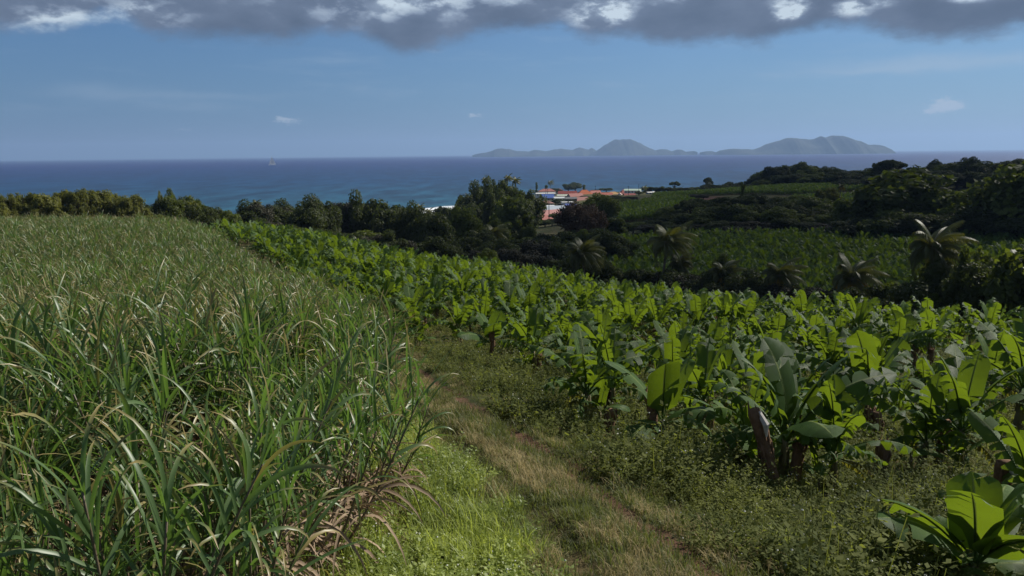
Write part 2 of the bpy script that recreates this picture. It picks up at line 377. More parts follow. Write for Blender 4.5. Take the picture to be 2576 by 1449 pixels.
def make_sea():
    m, N, out = material('sea_water'); P = N.pos(); s = N.new('ShaderNodeSeparateXYZ'); N.put(s.inputs[0], P)
    dist = N.m('SQRT', N.add(N.mul(s.outputs[0], s.outputs[0]), N.mul(s.outputs[1], s.outputs[1])))
    lg = N.m('LOGARITHM', dist, 10)
    wob = N.mul(N.sub(N.noise(N.mapping(P, scale=(.4, 1, 1)), 0.0012, 4), .5), .25)
    col = N.ramp(N.rng(N.add(lg, wob), 2.75, 3.75, smooth=False), [(0, (0.06, 0.15, 0.16)), (.10, (0.014, 0.078, 0.125)), (.42, (0.006, 0.046, 0.118)), (1.0, (0.002, 0.013, 0.115))])
    # wind streaks and small whitecaps
    k1 = N.noise(N.mapping(P, scale=(.8, .25, 1), rot=(0, 0, .12)), 0.035, 9, .78); k2 = N.noise(N.mapping(P, scale=(.5, .22, 1)), 0.010, 9, .75)
    kk = N.add(N.mul(k1, .78), N.mul(k2, .22))
    col = N.mix(N.rng(kk, .41, .60), N.mix(1.0, col, (.45, .50, .58), 'MULTIPLY'), N.mix(1.0, col, (1.6, 1.5, 1.4), 'MULTIPLY'))
    cap = N.rng(N.noise(N.mapping(P, scale=(.8, .25, 1)), 0.07, 3, .8), .70, .76)
    col = N.mix(N.mul(cap, .55), col, (.5, .55, .6))
    surf = N.new('ShaderNodeAttribute', attribute_name='surf').outputs['Fac']
    fo = N.rng(N.add(surf, N.mul(N.sub(N.noise(N.mapping(P, scale=(.25, 1, 1)), 0.16, 5, .7), .5), 1.1)), .52, .66)
    col = N.mix(fo, col, (.85, .88, .9))
    h = N.add(N.noise(N.mapping(P, scale=(.5, 1, 1)), 0.12, 4, .6), N.mul(N.noise(P, 0.5, 3), .3))
    sh = principled(N, col, N.mix(fo, (.42,) * 3, (.9,) * 3), .22, N.bump(h, .6, 1.5))
    N.nt.links.new(sh, out.inputs[0])
    az = R(1) * np.arange(-75, 75.1, 1.0); rs = np.concatenate([np.linspace(250, 1300, 60), np.exp(np.linspace(math.log(1350), math.log(26000), 40))])
    A, Q = np.meshgrid(az, rs, indexing='ij'); V = np.column_stack([(Q * np.sin(A)).ravel(), (Q * np.cos(A)).ravel(), np.zeros(A.size)]); na, nr = A.shape
    i, j = np.meshgrid(np.arange(na - 1), np.arange(nr - 1), indexing='ij'); i = i.ravel(); j = j.ravel()
    F = np.stack([i * nr + j, i * nr + j + 1, (i + 1) * nr + j + 1, (i + 1) * nr + j], -1)[:, ::-1]
    me = mesh_data('sea', V, F, [m]); g = ground(V[:, :2]); k = np.hypot(V[:, 0], V[:, 1]) < 1200
    az_ = np.degrees(np.arctan2(V[:, 0], V[:, 1])); sv = np.exp(-((g + 1.2) / 1.6) ** 2) * k * np.exp(-((az_ + 5.5) / 2.6) ** 2)
    at_ = me.attributes.new('surf', 'FLOAT', 'POINT'); at_.data.foreach_set('value', sv.astype(np.float32))
    tag(link('sea', me), 'open blue sea turning green near the shore', 'sea', kind='structure')
make_sea()

def make_island(name, prof, dist, label, seed, depth=1500.0):
    """a hilly island with real depth; prof: (u, v) of its skyline"""
    rng = np.random.RandomState(seed); us = np.array([p[0] for p in prof], float); vs = np.array([p[1] for p in prof], float)
    n = 220; uu = np.linspace(us[0], us[-1], n); vv = np.interp(uu, us, vs)
    X = np.array([at(u, v, dist)[0] for u, v in zip(uu, vv)]); Yc = np.array([at(u, v, dist)[1] for u, v in zip(uu, vv)]); H = np.array([at(u, v, dist)[2] for u, v in zip(uu, vv)])
    H = np.maximum(H, 0) + 4; q_ = np.linspace(0, 1, n); H = H * (1 + .014 * np.sin(q_ * 60 + seed) + .012 * np.sin(q_ * 113 + 2 * seed) + .006 * np.sin(q_ * 230)); m_ = 41; t = np.linspace(-1, 1, m_); V = []
    ph = rng.rand(8) * 6.28
    for i in range(n):
        end = min(1, 5 * min(i, n - 1 - i) / n + .15); w = depth * end * (.35 + .65 * H[i] / H.max())
        for tt in t:
            prof_ = max(0, 1 - abs(tt) ** 1.5) * (1 + .13 * (1 - abs(tt)) * abs(tt) * 4 * math.sin(X[i] / 130 + ph[0] + 3 * tt) + .10 * abs(tt) * math.sin(X[i] / 57 + ph[1] - 4 * tt) * (1 - abs(tt)) * 4)
            V.append((X[i], Yc[i] + tt * w + 120 * math.sin(X[i] / 300 + ph[3]) * abs(tt), H[i] * prof_ - 3))
    i, j = np.meshgrid(np.arange(n - 1), np.arange(m_ - 1), indexing='ij'); i = i.ravel(); j = j.ravel()
    F = np.stack([i * m_ + j, (i + 1) * m_ + j, (i + 1) * m_ + j + 1, i * m_ + j + 1], -1)
    o = link(name, mesh_data(name, V, F, [ISL], smooth=True)); tag(o, label, 'island', 'far islands on the horizon', kind='structure')
m_, N_, out_ = material('island_scrub'); n_ = N_.noise(N_.pos(), 0.006, 5, .65)
N_.nt.links.new(principled(N_, N_.mix(N_.rng(n_, .35, .65), (0.014, 0.022, 0.014), (0.040, 0.044, 0.032)), .95, .1, N_.bump(n_, .6, 20)), out_.inputs[0]); ISL = m_
make_island('low_island', [(1188, 391), (1200, 387), (1222, 384), (1245, 377), (1262, 374), (1280, 375), (1300, 380), (1330, 381), (1345, 377), (1375, 381), (1395, 376), (1410, 374), (1425, 376), (1440, 377), (1458, 371), (1470, 374), (1482, 377), (1490, 373), (1500, 379), (1515, 386)], 12400, 'long low grey island with small humps, leftmost on the horizon', 3, 800)
make_island('dome_island', [(1480, 388), (1498, 381), (1520, 366), (1545, 354), (1568, 350), (1590, 353), (1610, 360), (1632, 372), (1648, 378), (1665, 376), (1678, 376), (1690, 381), (1702, 377), (1712, 377), (1725, 382), (1745, 380), (1755, 383)], 12100, 'round dome-shaped grey island in the middle of the horizon', 5, 700)
make_island('islet', [(1760, 384), (1775, 381), (1790, 380), (1800, 383)], 11900, 'tiny dark islet between the dome island and the broad island', 6, 250)
make_island('broad_island', [(1795, 386), (1812, 378), (1830, 376), (1845, 374), (1865, 375), (1895, 376), (1915, 370), (1945, 359), (1968, 351), (1990, 346), (2012, 349), (2030, 351), (2050, 349), (2065, 343), (2078, 349), (2095, 344), (2118, 342), (2130, 346), (2145, 354), (2170, 361), (2185, 364), (2215, 365), (2228, 369), (2240, 375)], 11000, 'broad high grey island with a flat ridge, rightmost on the horizon', 9, 650)

def make_sailboat():
    p = at(685, 415.5, 10); d = ray(685, 415.5); k = -CAM_H / d[2]; p = np.array([d[0] * k, d[1] * k, 0]); 
    M_w = leafy('sail_cloth', (.8, .8, .78), (.85, .85, .84), (.8, .8, .78), tf=.5); M_h = simple('boat_paint', (.75, .76, .78), .4, .5, .05); M_s = simple('alloy_spar', (.45, .45, .47), .4, .5, .05)
    root = link('sailboat', None, loc=p); tag(root, 'white sailboat under two sails far out on the blue sea', 'sailboat')
    S = 2.5; b = MB(); sec = []
    for t in np.linspace(-1, 1, 11):
        w = 2.0 * (1 - max(0, t) ** 2.2) ** .8 * (1 if t > -.9 else .8) + .03; sec.append([(t * 8, -w, 1.5 + .3 * t), (t * 8, -w * .7, 0.1), (t * 8, 0, -.5), (t * 8, w * .7, .1), (t * 8, w, 1.5 + .3 * t), (t * 8, 0, 1.65 + .3 * t)])
    b.grid(np.array(sec) * S, close=True); b.build('hull', M_h, root, smooth=False)
    c = MB(); c.box((-1 * S, 0, 2.1 * S), (5 * S, 2 * S, .9 * S)); c.build('cabin', M_h, root)
    t = MB(); t.tube(np.array([(0.5, 0, 1.5), (.5, 0, 20)]) * S, [.14 * S, .08 * S], 6); t.tube(np.array([(0.4, 0, 2.9), (-6.2, -.6, 2.9)]) * S, [.12, .1], 6); t.build('mast', M_s, root)
    def sail(name, A, B, Cc, belly):
        g = []
        for i in range(9):
            f = i / 8; L = np.array(A) * (1 - f) + np.array(Cc) * f; Q = np.array(B) * (1 - f) + np.array(Cc) * f
            g.append([L * (1 - s) + Q * s + np.array((0, belly * (1 - f) * math.sin(math.pi * s), 0)) for s in np.linspace(0, 1, 6)])
        g = np.array(g) * S; q = MB(); q.grid(g); q.grid(g[:, ::-1] + (0, .06, 0)); q.build(name, M_w, root, smooth=True)
    sail('mainsail', (0.3, 0, 3.1), (-6, -.6, 3.1), (.3, 0, 19.7), -1.0); sail('jib', (7.6, 0, 2.0), (1.0, -.8, 2.3), (.8, 0, 17.5), -1.0)
    root.rotation_euler = (R(6), 0, R(8)); root.scale = (1.0,) * 3
make_sailboat()
# ------------------------------------------------------------------ plant materials
M_BAN = leafy('banana_leaf', (0.020, 0.056, 0.013), (0.085, 0.150, 0.034), (0.29, 0.42, 0.02), tf=.33, rough=.48, spec=.16, big=.15, midrib=(.22, .28, .08), veins=True, objvar=.4)
M_BAN_OLD = leafy('old_banana_leaf', (0.06, 0.075, 0.02), (0.16, 0.12, 0.03), (0.35, 0.34, 0.04), tf=.4, rough=.5, midrib=(.25, .22, .08), veins=True)
M_STEM = simple('banana_pseudostem', (.15, .13, .055), .6, .3, .7, 5, .4)
M_STUMP = simple('dry_banana_stump', (.17, .105, .065), .9, .1, .6, 9, .8)
M_RAG = simple('pale_dead_leaf', (.50, .47, .43), .9, .1, .3, 9)
M_CANE = leafy('cane_leaf', (0.032, 0.078, 0.022), (0.125, 0.195, 0.068), (0.19, 0.34, 0.045), tf=.34, rough=.42, spec=.55, big=.12, dry=(.34, .26, .10), objvar=.35)
M_CANE_Y = leafy('yellowing_cane_leaf', (0.14, 0.17, 0.05), (0.30, 0.27, 0.09), (0.40, 0.36, 0.07), tf=.35, rough=.45, spec=.4, big=.3)
M_CANE_D = leafy('dry_cane_leaf', (0.20, 0.13, 0.08), (0.48, 0.36, 0.25), (0.25, 0.16, 0.09), tf=.2, rough=.8, spec=.15, big=.9)
M_CSTALK = simple('cane_stalk', (.13, .10, .065), .5, .4, .6, 9)
M_GRASS = leafy('verge_grass', (0.12, 0.175, 0.034), (0.34, 0.39, 0.10), (0.55, 0.64, 0.10), tf=.42, rough=.5, big=.7)
M_SHORT = leafy('short_grass', (0.055, 0.075, 0.022), (0.15, 0.17, 0.05), (0.24, 0.28, 0.05), tf=.32, rough=.6, big=.9)
M_DRYG = leafy('dry_grass', (0.20, 0.17, 0.07), (0.56, 0.46, 0.25), (0.50, 0.41, 0.19), tf=.35, rough=.75, spec=.2, big=.9)
M_HERB = leafy('weed_leaf', (0.030, 0.048, 0.013), (0.165, 0.180, 0.052), (0.30, 0.34, 0.05), tf=.36, rough=.75, spec=.12, big=.45)
M_FLOW = simple('tiny_white_flower', (.62, .62, .55), .8, .1, .2, 9)

# ------------------------------------------------------------------ leaves
def arc_line(p0, phi, e0, bend, L, n, power=1.6, side=0.0):
    """centre line that starts at elevation e0 and curves down by bend; returns points, tangents, side vectors"""
    P = [np.array(p0, float)]; T = []; S = []
    for i in range(n + 1):
        s = i / n; e = e0 - bend * s ** power; a = phi + side * s
        t = np.array([math.cos(e) * math.cos(a), math.cos(e) * math.sin(a), math.sin(e)]); T.append(t); S.append(np.array([-math.sin(a), math.cos(a), 0]))
        if i < n: P.append(P[-1] + t * L / n)
    return np.array(P), np.array(T), np.array(S)

def banana_leaf(mb, p0, phi, e0, bend, L, W, rng, tear=0.5, fold=0.30, mid=0, blade=0, roll=0.0):
    n = 14; P, T, S = arc_line(p0, phi, e0, bend, L, n, 1.5, rng.uniform(-.15, .15)); Nn = np.cross(T, S); Nn *= np.sign(Nn[:, 2:3].sum() + 1e-6)
    cr_, sr_ = math.cos(roll), math.sin(roll); S2 = S * cr_ + Nn * sr_; Nn = Nn * cr_ - S * sr_; S = S2
    pet = 0.16
    def w(t): return W * min(1, (t / .10 + .05)) ** .5 * min(1, ((1 - t) / .22 + .0)) ** .62
    def cl(t):
        x = (pet + (1 - pet) * t) * n; i = min(int(x), n - 1); f = x - i
        return P[i] * (1 - f) + P[i + 1] * f, T[i] * (1 - f) + T[i + 1] * f, S[i], Nn[i] * (1 - f) + Nn[i + 1] * f
    for sd_ in (-1, 1):
        cuts = [0.0]
        while cuts[-1] < .97: cuts.append(min(1.0, cuts[-1] + rng.uniform(.06, .20)))
        cuts[-1] = 1.0; al = fold + rng.uniform(-.1, .1)
        for a, b in zip(cuts[:-1], cuts[1:]):
            torn = rng.random() < tear
            if torn: al_n = al + rng.uniform(-1.1, .25) * tear; g = rng.uniform(.12, .46) * (b - a)
            else: g = 0.0; al_n = al
            k = 3; grid = []; uv = []
            for i in range(k):
                t = a + (b - a) * i / (k - 1); row = []; ru = []
                for fr in (0.0, .55, 1.0):
                    tt = t + (g * (1 - 2 * i / (k - 1)) * fr) if torn else t
                    c, tg, s_, nn = cl(min(max(tt, 0), 1)); ww = w(min(max(t, 0.005), .995)) * fr
                    ang = al_n - (.55 * fr if not torn else .8 * fr) * .6
                    row.append(c + sd_ * s_ * ww * math.cos(ang) + nn * ww * math.sin(ang) + tg * ww * .22); ru.append((sd_ * fr, t * 3))
                grid.append(row); uv.append(ru)
            mb.grid(grid, uv, blade)
    mb.tube(P[::2] - Nn[::2] * .012, np.linspace(.030, .006, len(P[::2])) * (L / 2), 4, mid, False)

def banana_plant(name, seed, H=1.5, L=1.9, nl=9, sucker=True, stump=None, tear=.5, W=.36):
    rng = random.Random(seed); root = bpy.data.objects.new(name, None); COL.objects.link(root)
    lean = np.array([rng.uniform(-.12, .12), rng.uniform(-.12, .12), 1]); st = MB()
    pts = [lean * H * t for t in np.linspace(-.12, 1, 7)]; st.tube(pts, np.linspace(.13, .065, 7) * (.6 + .3 * H), 8)
    # loose sheaths round the stem
    for k in range(4):
        a = rng.uniform(0, 6.28); h0 = rng.uniform(.1, .5) * H; st.tube([lean * h0 + np.array([math.cos(a), math.sin(a), 0]) * .09, lean * (h0 + .5 * H) + np.array([math.cos(a), math.sin(a), 0]) * .075], [.055, .02], 5)
    lf = MB(); top = lean * H; base = rng.uniform(0, 6.28)
    for i in range(nl):
        f = i / (nl - 1); phi = base + i * 2.4 + rng.uniform(-.25, .25)
        e0 = R(82 - 56 * f + rng.uniform(-9, 9)); bend = R(14 + 78 * f + rng.uniform(-12, 25)); l = L * (.72 + .5 * math.sin(math.pi * min(1, .18 + f * .75))) * rng.uniform(.85, 1.1)
        banana_leaf(lf, top * (1 - .12 * f), phi, e0, bend, l, W * rng.uniform(.85, 1.15) * (1 if f < .8 else .85), rng, min(1, tear * (.45 + 1.2 * f)), .35 - .35 * f, roll=rng.uniform(-.6, .6))
    for i in range(rng.choice((1, 2, 2, 3)) if H > 1 else 0):
        banana_leaf(lf, top * .82, rng.uniform(0, 6.28), R(5), R(75), L * .6, W * .45, rng, .9, -.6, 0, 2)
    s = st.build('trunk', [M_STEM], root, smooth=True); l_ = lf.build('leaves', [M_BAN, M_BAN, M_BAN_OLD], root, smooth=True)
    if sucker:
        q = MB(); k = rng.uniform(0, 6.28); b = np.array([math.cos(k), math.sin(k), 0]) * .4; q.tube([b, b + (0, 0, .35 * H)], [.07, .04], 6, 1)
        for i in range(4): banana_leaf(q, b + (0, 0, .33 * H), k + i * 1.7, R(80 - 14 * i), R(20 + 18 * i), L * .55, W * .62, rng, .1, .35)
        q.build('sucker', [M_BAN, M_STEM], root, smooth=True)
    if stump:
        q = MB(); k = rng.uniform(0, 6.28); b = np.array([math.cos(k), math.sin(k), 0]) * .26; hh = stump; ln = np.array([rng.uniform(-.2, .2), rng.uniform(-.15, .15), 1])
        q.tube([b + ln * hh * t for t in (-.1, 0, .3, .6, .85, 1)], [.17, .15, .12, .11, .12, .10], 8)
        for i in range(7):
            a = i * .9; o_ = np.array([math.cos(a), math.sin(a), 0]); q.tube([b + ln * hh * .85 + o_ * .09, b + ln * hh * .98 + o_ * .13, b + ln * hh * rng.uniform(.95, 1.16) + o_ * .07], [.035, .03, .012], 4)
        q.build('cut_stump', [M_STUMP], root, smooth=True)
    return root

def merged(name, root):
    """the meshes of a plant joined into one mesh, for masses too many to count"""
    V = []; F = []; UV = []; M = []; mats = []; base = 0
    for o in root.children:
        me = o.data; n = len(me.vertices); co = np.empty(n * 3, np.float32); me.vertices.foreach_get('co', co); V.append(co.reshape(-1, 3))
        uv = np.empty(len(me.loops) * 2, np.float32); me.uv_layers[0].data.foreach_get('uv', uv); UV.append(uv.reshape(-1, 2))
        mi = []
        for m in me.materials:
            if m not in mats: mats.append(m)
            mi.append(mats.index(m))
        for p in me.polygons: F.append(tuple(v + base for v in p.vertices)); M.append(mi[p.material_index])
        base += n
    me = mesh_data(name, np.concatenate(V), F, mats, M, np.concatenate(UV), True)
    return bpy.data.objects.new(name, me)

def scatter(name, P, rotz, scl, idx, sources, label, cat, tilt=None):
    """one mass object: copies of the sources at the points (only for what nobody could count)"""
    col = bpy.data.collections.new(name + '_sources')
    for i, s in enumerate(sources):
        s.name = '%s_%02d' % (name, i); col.objects.link(s)
    me = bpy.data.meshes.new(name); me.vertices.add(len(P)); me.vertices.foreach_set('co', np.asarray(P, np.float32).ravel())
    rot = np.zeros((len(P), 3), np.float32); rot[:, 2] = rotz
    if tilt is not None: rot[:, :2] = tilt
    for nm, ty, fld, val in (('rot', 'FLOAT_VECTOR', 'vector', rot), ('scl', 'FLOAT', 'value', np.asarray(scl, np.float32)), ('idx', 'INT', 'value', np.asarray(idx, np.int32))):
        a = me.attributes.new(nm, ty, 'POINT'); a.data.foreach_set(fld, np.ascontiguousarray(val).ravel())
    o = link(name, me); tag(o, label, cat, kind='stuff')
    ng = bpy.data.node_groups.new(name, 'GeometryNodeTree'); ng.interface.new_socket('Geometry', in_out='INPUT', socket_type='NodeSocketGeometry'); ng.interface.new_socket('Geometry', in_out='OUTPUT', socket_type='NodeSocketGeometry')
    nn = ng.nodes; gi = nn.new('NodeGroupInput'); go = nn.new('NodeGroupOutput'); ci = nn.new('GeometryNodeCollectionInfo'); ci.inputs['Collection'].default_value = col; ci.inputs['Separate Children'].default_value = True; ci.inputs['Reset Children'].default_value = True
    ip = nn.new('GeometryNodeInstanceOnPoints'); ip.inputs['Pick Instance'].default_value = True
    def att(nm, dt):
        q = nn.new('GeometryNodeInputNamedAttribute'); q.data_type = dt; q.inputs['Name'].default_value = nm; return q.outputs['Attribute']
    L = ng.links.new; L(gi.outputs[0], ip.inputs['Points']); L(ci.outputs[0], ip.inputs['Instance']); L(att('idx', 'INT'), ip.inputs['Instance Index'])
    e2r = nn.new('FunctionNodeEulerToRotation'); L(att('rot', 'FLOAT_VECTOR'), e2r.inputs[0]); L(e2r.outputs[0], ip.inputs['Rotation']); L(att('scl', 'FLOAT'), ip.inputs['Scale']); L(ip.outputs[0], go.inputs[0])
    md = o.modifiers.new('copies', 'NODES'); md.node_group = ng
    return o

def inside(P, poly):
    x, y = P[:, 0], P[:, 1]; k = np.zeros(len(P), bool); n = len(poly)
    for i in range(n):
        x1, y1 = poly[i][:2]; x2, y2 = poly[(i + 1) % n][:2]
        c = ((y1 > y) != (y2 > y)); k ^= c & (x < (x2 - x1) * (y - y1) / (y2 - y1 + 1e-12) + x1)
    return k
def jitter_grid(poly, step, rng, j=.38, ang=0.0, stepy=None):
    Q = np.array([p[:2] for p in poly]); co, si = math.cos(ang), math.sin(ang); Rm = np.array([[co, si], [-si, co]]); Z = Q @ Rm.T
    sy = stepy or step; X, Y = np.meshgrid(np.arange(Z[:, 0].min(), Z[:, 0].max(), step), np.arange(Z[:, 1].min(), Z[:, 1].max(), sy))
    P = np.column_stack([X.ravel(), Y.ravel()]); P += rng.uniform(-j, j, P.shape) * (step, sy); P = P @ Rm
    return P[inside(P, Q)]
def in_view(P, m=5, back=0):
    a = np.degrees(np.arctan2(P[:, 0], P[:, 1])); return (np.abs(a) < 34 + m) | (np.hypot(P[:, 0], P[:, 1]) < 9)

# ------------------------------------------------------------------ sugar cane
def cane_leaf(mb, p0, phi, e0, bend, L, W, rng, m=0, n=9, power=2.0):
    P, T, S = arc_line(p0, phi, e0, bend, L, n, power, rng.uniform(-.5, .5)); g = []; uv = []; ro = rng.uniform(-.9, .9); tw = rng.uniform(-1, 1)
    r0 = rng.uniform(.35, .7) if rng.random() < .055 else rng.random() * .1
    for i in range(n + 1):
        s = i / n; w = W * .5 * min(1, .55 + 3 * s) * (1 - s ** 2.6) ** .75 + .0015; nn = np.cross(T[i], S[i]); a = ro + tw * s
        sv = S[i] * math.cos(a) + nn * math.sin(a); nv = np.cross(T[i], sv)
        g.append([P[i] - sv * w + nv * w * .28, P[i], P[i] + sv * w + nv * w * .28]); uv.append([(-1, s + r0), (0, s + r0), (1, s + r0)])
    mb.grid(g, uv, m)
def cane_plant(name, seed, ns=6, H=2.3, lean=.15, spread=.30, dry=1.0, wind=0.0, edge=False):
    rng = random.Random(seed); root = bpy.data.objects.new(name, None); COL.objects.link(root); st = MB(); gl = MB(); dl = MB()
    for k in range(ns):
        a = rng.uniform(0, 6.28); b = np.array([math.cos(a), math.sin(a), 0]) * rng.uniform(.02, spread); h = H * rng.uniform(.62, 1.05)
        ln = np.array([math.cos(a) * lean + wind, math.sin(a) * lean, 0]) * rng.uniform(.4, 1.9); n = 9
        if edge and k % 2 == 0: ln = ln + np.array([rng.uniform(.18, .5), rng.uniform(-.2, .2), 0])
        P = [b + np.array([0, 0, h]) * t + ln * h * (max(t, 0) ** .75 if edge else max(t, 0) ** 1.6) for t in np.linspace(-.05, 1, n)]; st.tube(P, np.linspace(.017, .009, n), 5)
        top = P[-1]; td = P[-1] - P[-2]; td = td / np.linalg.norm(td); lp = math.atan2(td[1], td[0]); le = math.acos(max(-1, min(1, td[2])))
        for i in range(13):
            f = i / 12; phi = a + (i % 2) * math.pi + rng.uniform(-.8, .8); z = 1 - .42 * f
            q = np.array([np.interp(z, np.linspace(-.05, 1, n), [p[c] for p in P]) for c in range(3)])
            e0 = R(84 - 40 * f + rng.uniform(-9, 6)) - le * math.cos(phi - lp) * .8; bend = R(rng.uniform(30, 95) + 75 * f) if rng.random() > .12 else R(20)
            cane_leaf(gl, q, phi, e0, bend, rng.uniform(.75, 1.2) * (1 - .25 * abs(f - .4)), rng.uniform(.027, .044), rng, m=1 if rng.random() < .025 + .13 * (f > .85) else 0)
        for i in range(int(5 * dry)):
            z = rng.uniform(.08, .45); q = np.array([np.interp(z, np.linspace(-.05, 1, n), [p[c] for p in P]) for c in range(3)])
            cane_leaf(dl, q, rng.uniform(0, 6.28), R(rng.uniform(0, 60)), R(rng.uniform(80, 150)), rng.uniform(.5, 1.1), rng.uniform(.02, .04), rng, n=6, power=.7)
    st.build('stalks', [M_CSTALK], root, smooth=True); gl.build('green_leaves', [M_CANE, M_CANE_Y], root, smooth=True)
    if dl.n: dl.build('dry_leaves', [M_CANE_D], root, smooth=True)
    return root

rngn = np.random.RandomState(4)
cane_poly = list(cane_edge) + [polar(200, 136), polar(-60, 142), polar(-420, 130), np.array([-60, 45]), np.array([-32, -2]), np.array([-14, -14])]
def make_cane():
    protos = [cane_plant('sugar_cane', 100 + i, ns=9 + i % 2, H=2.05 + .12 * (i % 3), wind=.06) for i in range(7)]
    edges = [cane_plant('sugar_cane', 200 + i, ns=6, H=2.0, lean=.2, wind=.1, edge=True, dry=2.6) for i in range(4)]
    P = []
    for st, lo, hi in ((.78, 0, 14), (.66, 14, 24), (.80, 24, 60), (1.0, 60, 150)):
        Q = jitter_grid(cane_poly, st * 1.25, rngn, .4, .5, st); r = np.hypot(Q[:, 0], Q[:, 1]); P.append(Q[(r >= lo) & (r < hi)])
    P = np.concatenate(P); P = P[in_view(P, 5)]; r = np.hypot(P[:, 0], P[:, 1]); P = P[(r > 5.6) & (P[:, 1] > 1.5)]; r = np.hypot(P[:, 0], P[:, 1])
    o = np.argsort(r + rngn.uniform(0, .01, len(r))); P = P[o]; d, _ = seg_dist(P, cane_edge); d = np.abs(d); z = ground(P)
    n1 = 230; used = {}; rnd = random.Random(7)
    # nearest clumps, each an object of its own (also those along the edge)
    rr = np.hypot(P[:, 0], P[:, 1]); score = rr + np.where(d < 1.2, -8, 0); near = np.argsort(score)[:n1]; is_near = np.zeros(len(P), bool); is_near[near] = True
    for i in near:
        e = d[i] < 1.1 and 7.2 < rr[i] < 34; src = rnd.choice(edges if e else protos)
        loc = (P[i, 0], P[i, 1], z[i]); sc = rnd.uniform(.85, 1.12) * (.84 if rr[i] < 8 else .92 if rr[i] < 11 else 1); rz = rnd.gauss(0, .5) if e else rnd.gauss(0, .9)
        if src not in used: used[src] = 1; src.location = loc; src.rotation_euler = (0, 0, rz); src.scale = (sc,) * 3; c = src
        else: c = copy_tree(src, loc, rz, sc)
        if e: tag(c, 'sugar cane clump with stalks leaning out over the green grass verge', 'sugar cane', 'sugar cane clumps along the edge of the field')
        elif rr[i] < 8.5: tag(c, 'tall sugar cane clump in the nearest rows, with dry straw-coloured leaves at its foot', 'sugar cane', 'sugar cane clumps in the nearest rows')
        else: tag(c, 'sugar cane clump inside the field, behind the nearest rows', 'sugar cane', 'sugar cane clumps inside the field')
    for (u, v, k, rz, lab) in [(940, 1262, 1, -.3, 'small sugar cane clump standing out on the grass verge by itself'), (860, 1335, 2, .2, 'sugar cane clump bent low over the straw litter at the foot of the field edge'),
                           (800, 1440, 0, .5, 'sugar cane clump at the bottom of the picture where straw litter meets the verge')]:
        p = hit(u, v); c = copy_tree(edges[k], p, rz, .72 if k == 1 else .95); tag(c, lab, 'sugar cane', 'sugar cane clumps along the edge of the field')
    F = ~is_near; Q = P[F]; srcs = [merged('cane', p) for p in protos]
    scatter('sugar_cane_field', np.column_stack([Q, z[F] - .05]), rngn.normal(0, 1.0, len(Q)), rngn.uniform(.8, 1.18, len(Q)), rngn.randint(0, 7, len(Q)), srcs, 'dense field of tall sugar cane rolling away to the yellowish bamboo', 'sugar cane', rngn.uniform(-.08, .08, (len(Q), 2)))
    for p in protos + edges:
        if p not in used:
            for ch in list(p.children): bpy.data.objects.remove(ch)
            bpy.data.objects.remove(p)
    print('cane', len(P))
make_cane()

# ------------------------------------------------------------------ ground cover
def tuft(name, seed, n, h, w, spread, mat, lean=.5, seg=4, heads=None):
    rng = random.Random(seed); mb = MB()
    for i in range(n):
        a = rng.uniform(0, 6.28); q = np.array([math.cos(a), math.sin(a), 0]) * spread * rng.random() ** .6; l = h * rng.uniform(.5, 1.15)
        P, T, S = arc_line(q, rng.uniform(0, 6.28), R(rng.uniform(62, 88)), R(rng.uniform(10, 90)) * lean * 1.6, l, seg, 1.5)
        g = [[P[k] - S[k] * w * (1 - (k / seg) ** 2 * .95), P[k] + S[k] * w * (1 - (k / seg) ** 2 * .95)] for k in range(seg + 1)]; mb.grid(g)
    return bpy.data.objects.new(name, mb.data(name, [mat], True))
def herb(name, seed, n, h, leaf, spread, flowers=6):
    rng = random.Random(seed); mb = MB()
    for i in range(n):
        a = rng.uniform(0, 6.28); q = np.array([math.cos(a), math.sin(a), 0]) * spread * rng.random() ** .6; l = h * rng.uniform(.45, 1.15)
        P, T, S = arc_line(q, a + rng.uniform(-1, 1), R(rng.uniform(50, 88)), R(rng.uniform(0, 40)), l, 6, 1.2)
        mb.grid([[P[k] - S[k] * .003, P[k] + S[k] * .003] for k in range(7)])
        for k in range(1, 7):
            for s in range(3):
                ph = rng.uniform(0, 6.28); e = rng.uniform(-.3, .8); t = np.array([math.cos(ph) * math.cos(e), math.sin(ph) * math.cos(e), math.sin(e)]); sv = np.array([-math.sin(ph), math.cos(ph), rng.uniform(-.4, .4)]); z = leaf * rng.uniform(.6, 1.3)
                b = P[k] + t * .02; mb.faces([b, b + t * z * .5 + sv * z * .3, b + t * z, b + t * z * .5 - sv * z * .3], [(0, 1, 2, 3)])
        if i < flowers:
            c = P[-1] + (0, 0, .02); z = .011; mb.faces([c + (z, 0, 0), c + (0, z, .004), c + (-z, 0, 0), c + (0, -z, .004), c + (0, 0, .012)], [(0, 1, 4), (1, 2, 4), (2, 3, 4), (3, 0, 4)], 1)
    return bpy.data.objects.new(name, mb.data(name, [M_HERB, M_FLOW], False))
def cover(name, P, srcs, lo, hi, label, cat, clump=None):
    P = P[in_view(P, 10)]; z = ground(P); n = len(P); print(name, n); k = 1 if clump is None else clump(P)
    scatter(name, np.column_stack([P, z - .01]), rngn.uniform(0, 6.28, n), rngn.uniform(lo, hi, n) * k, rngn.randint(0, len(srcs), n), srcs, label, cat, rngn.uniform(-.15, .15, (n, 2)))
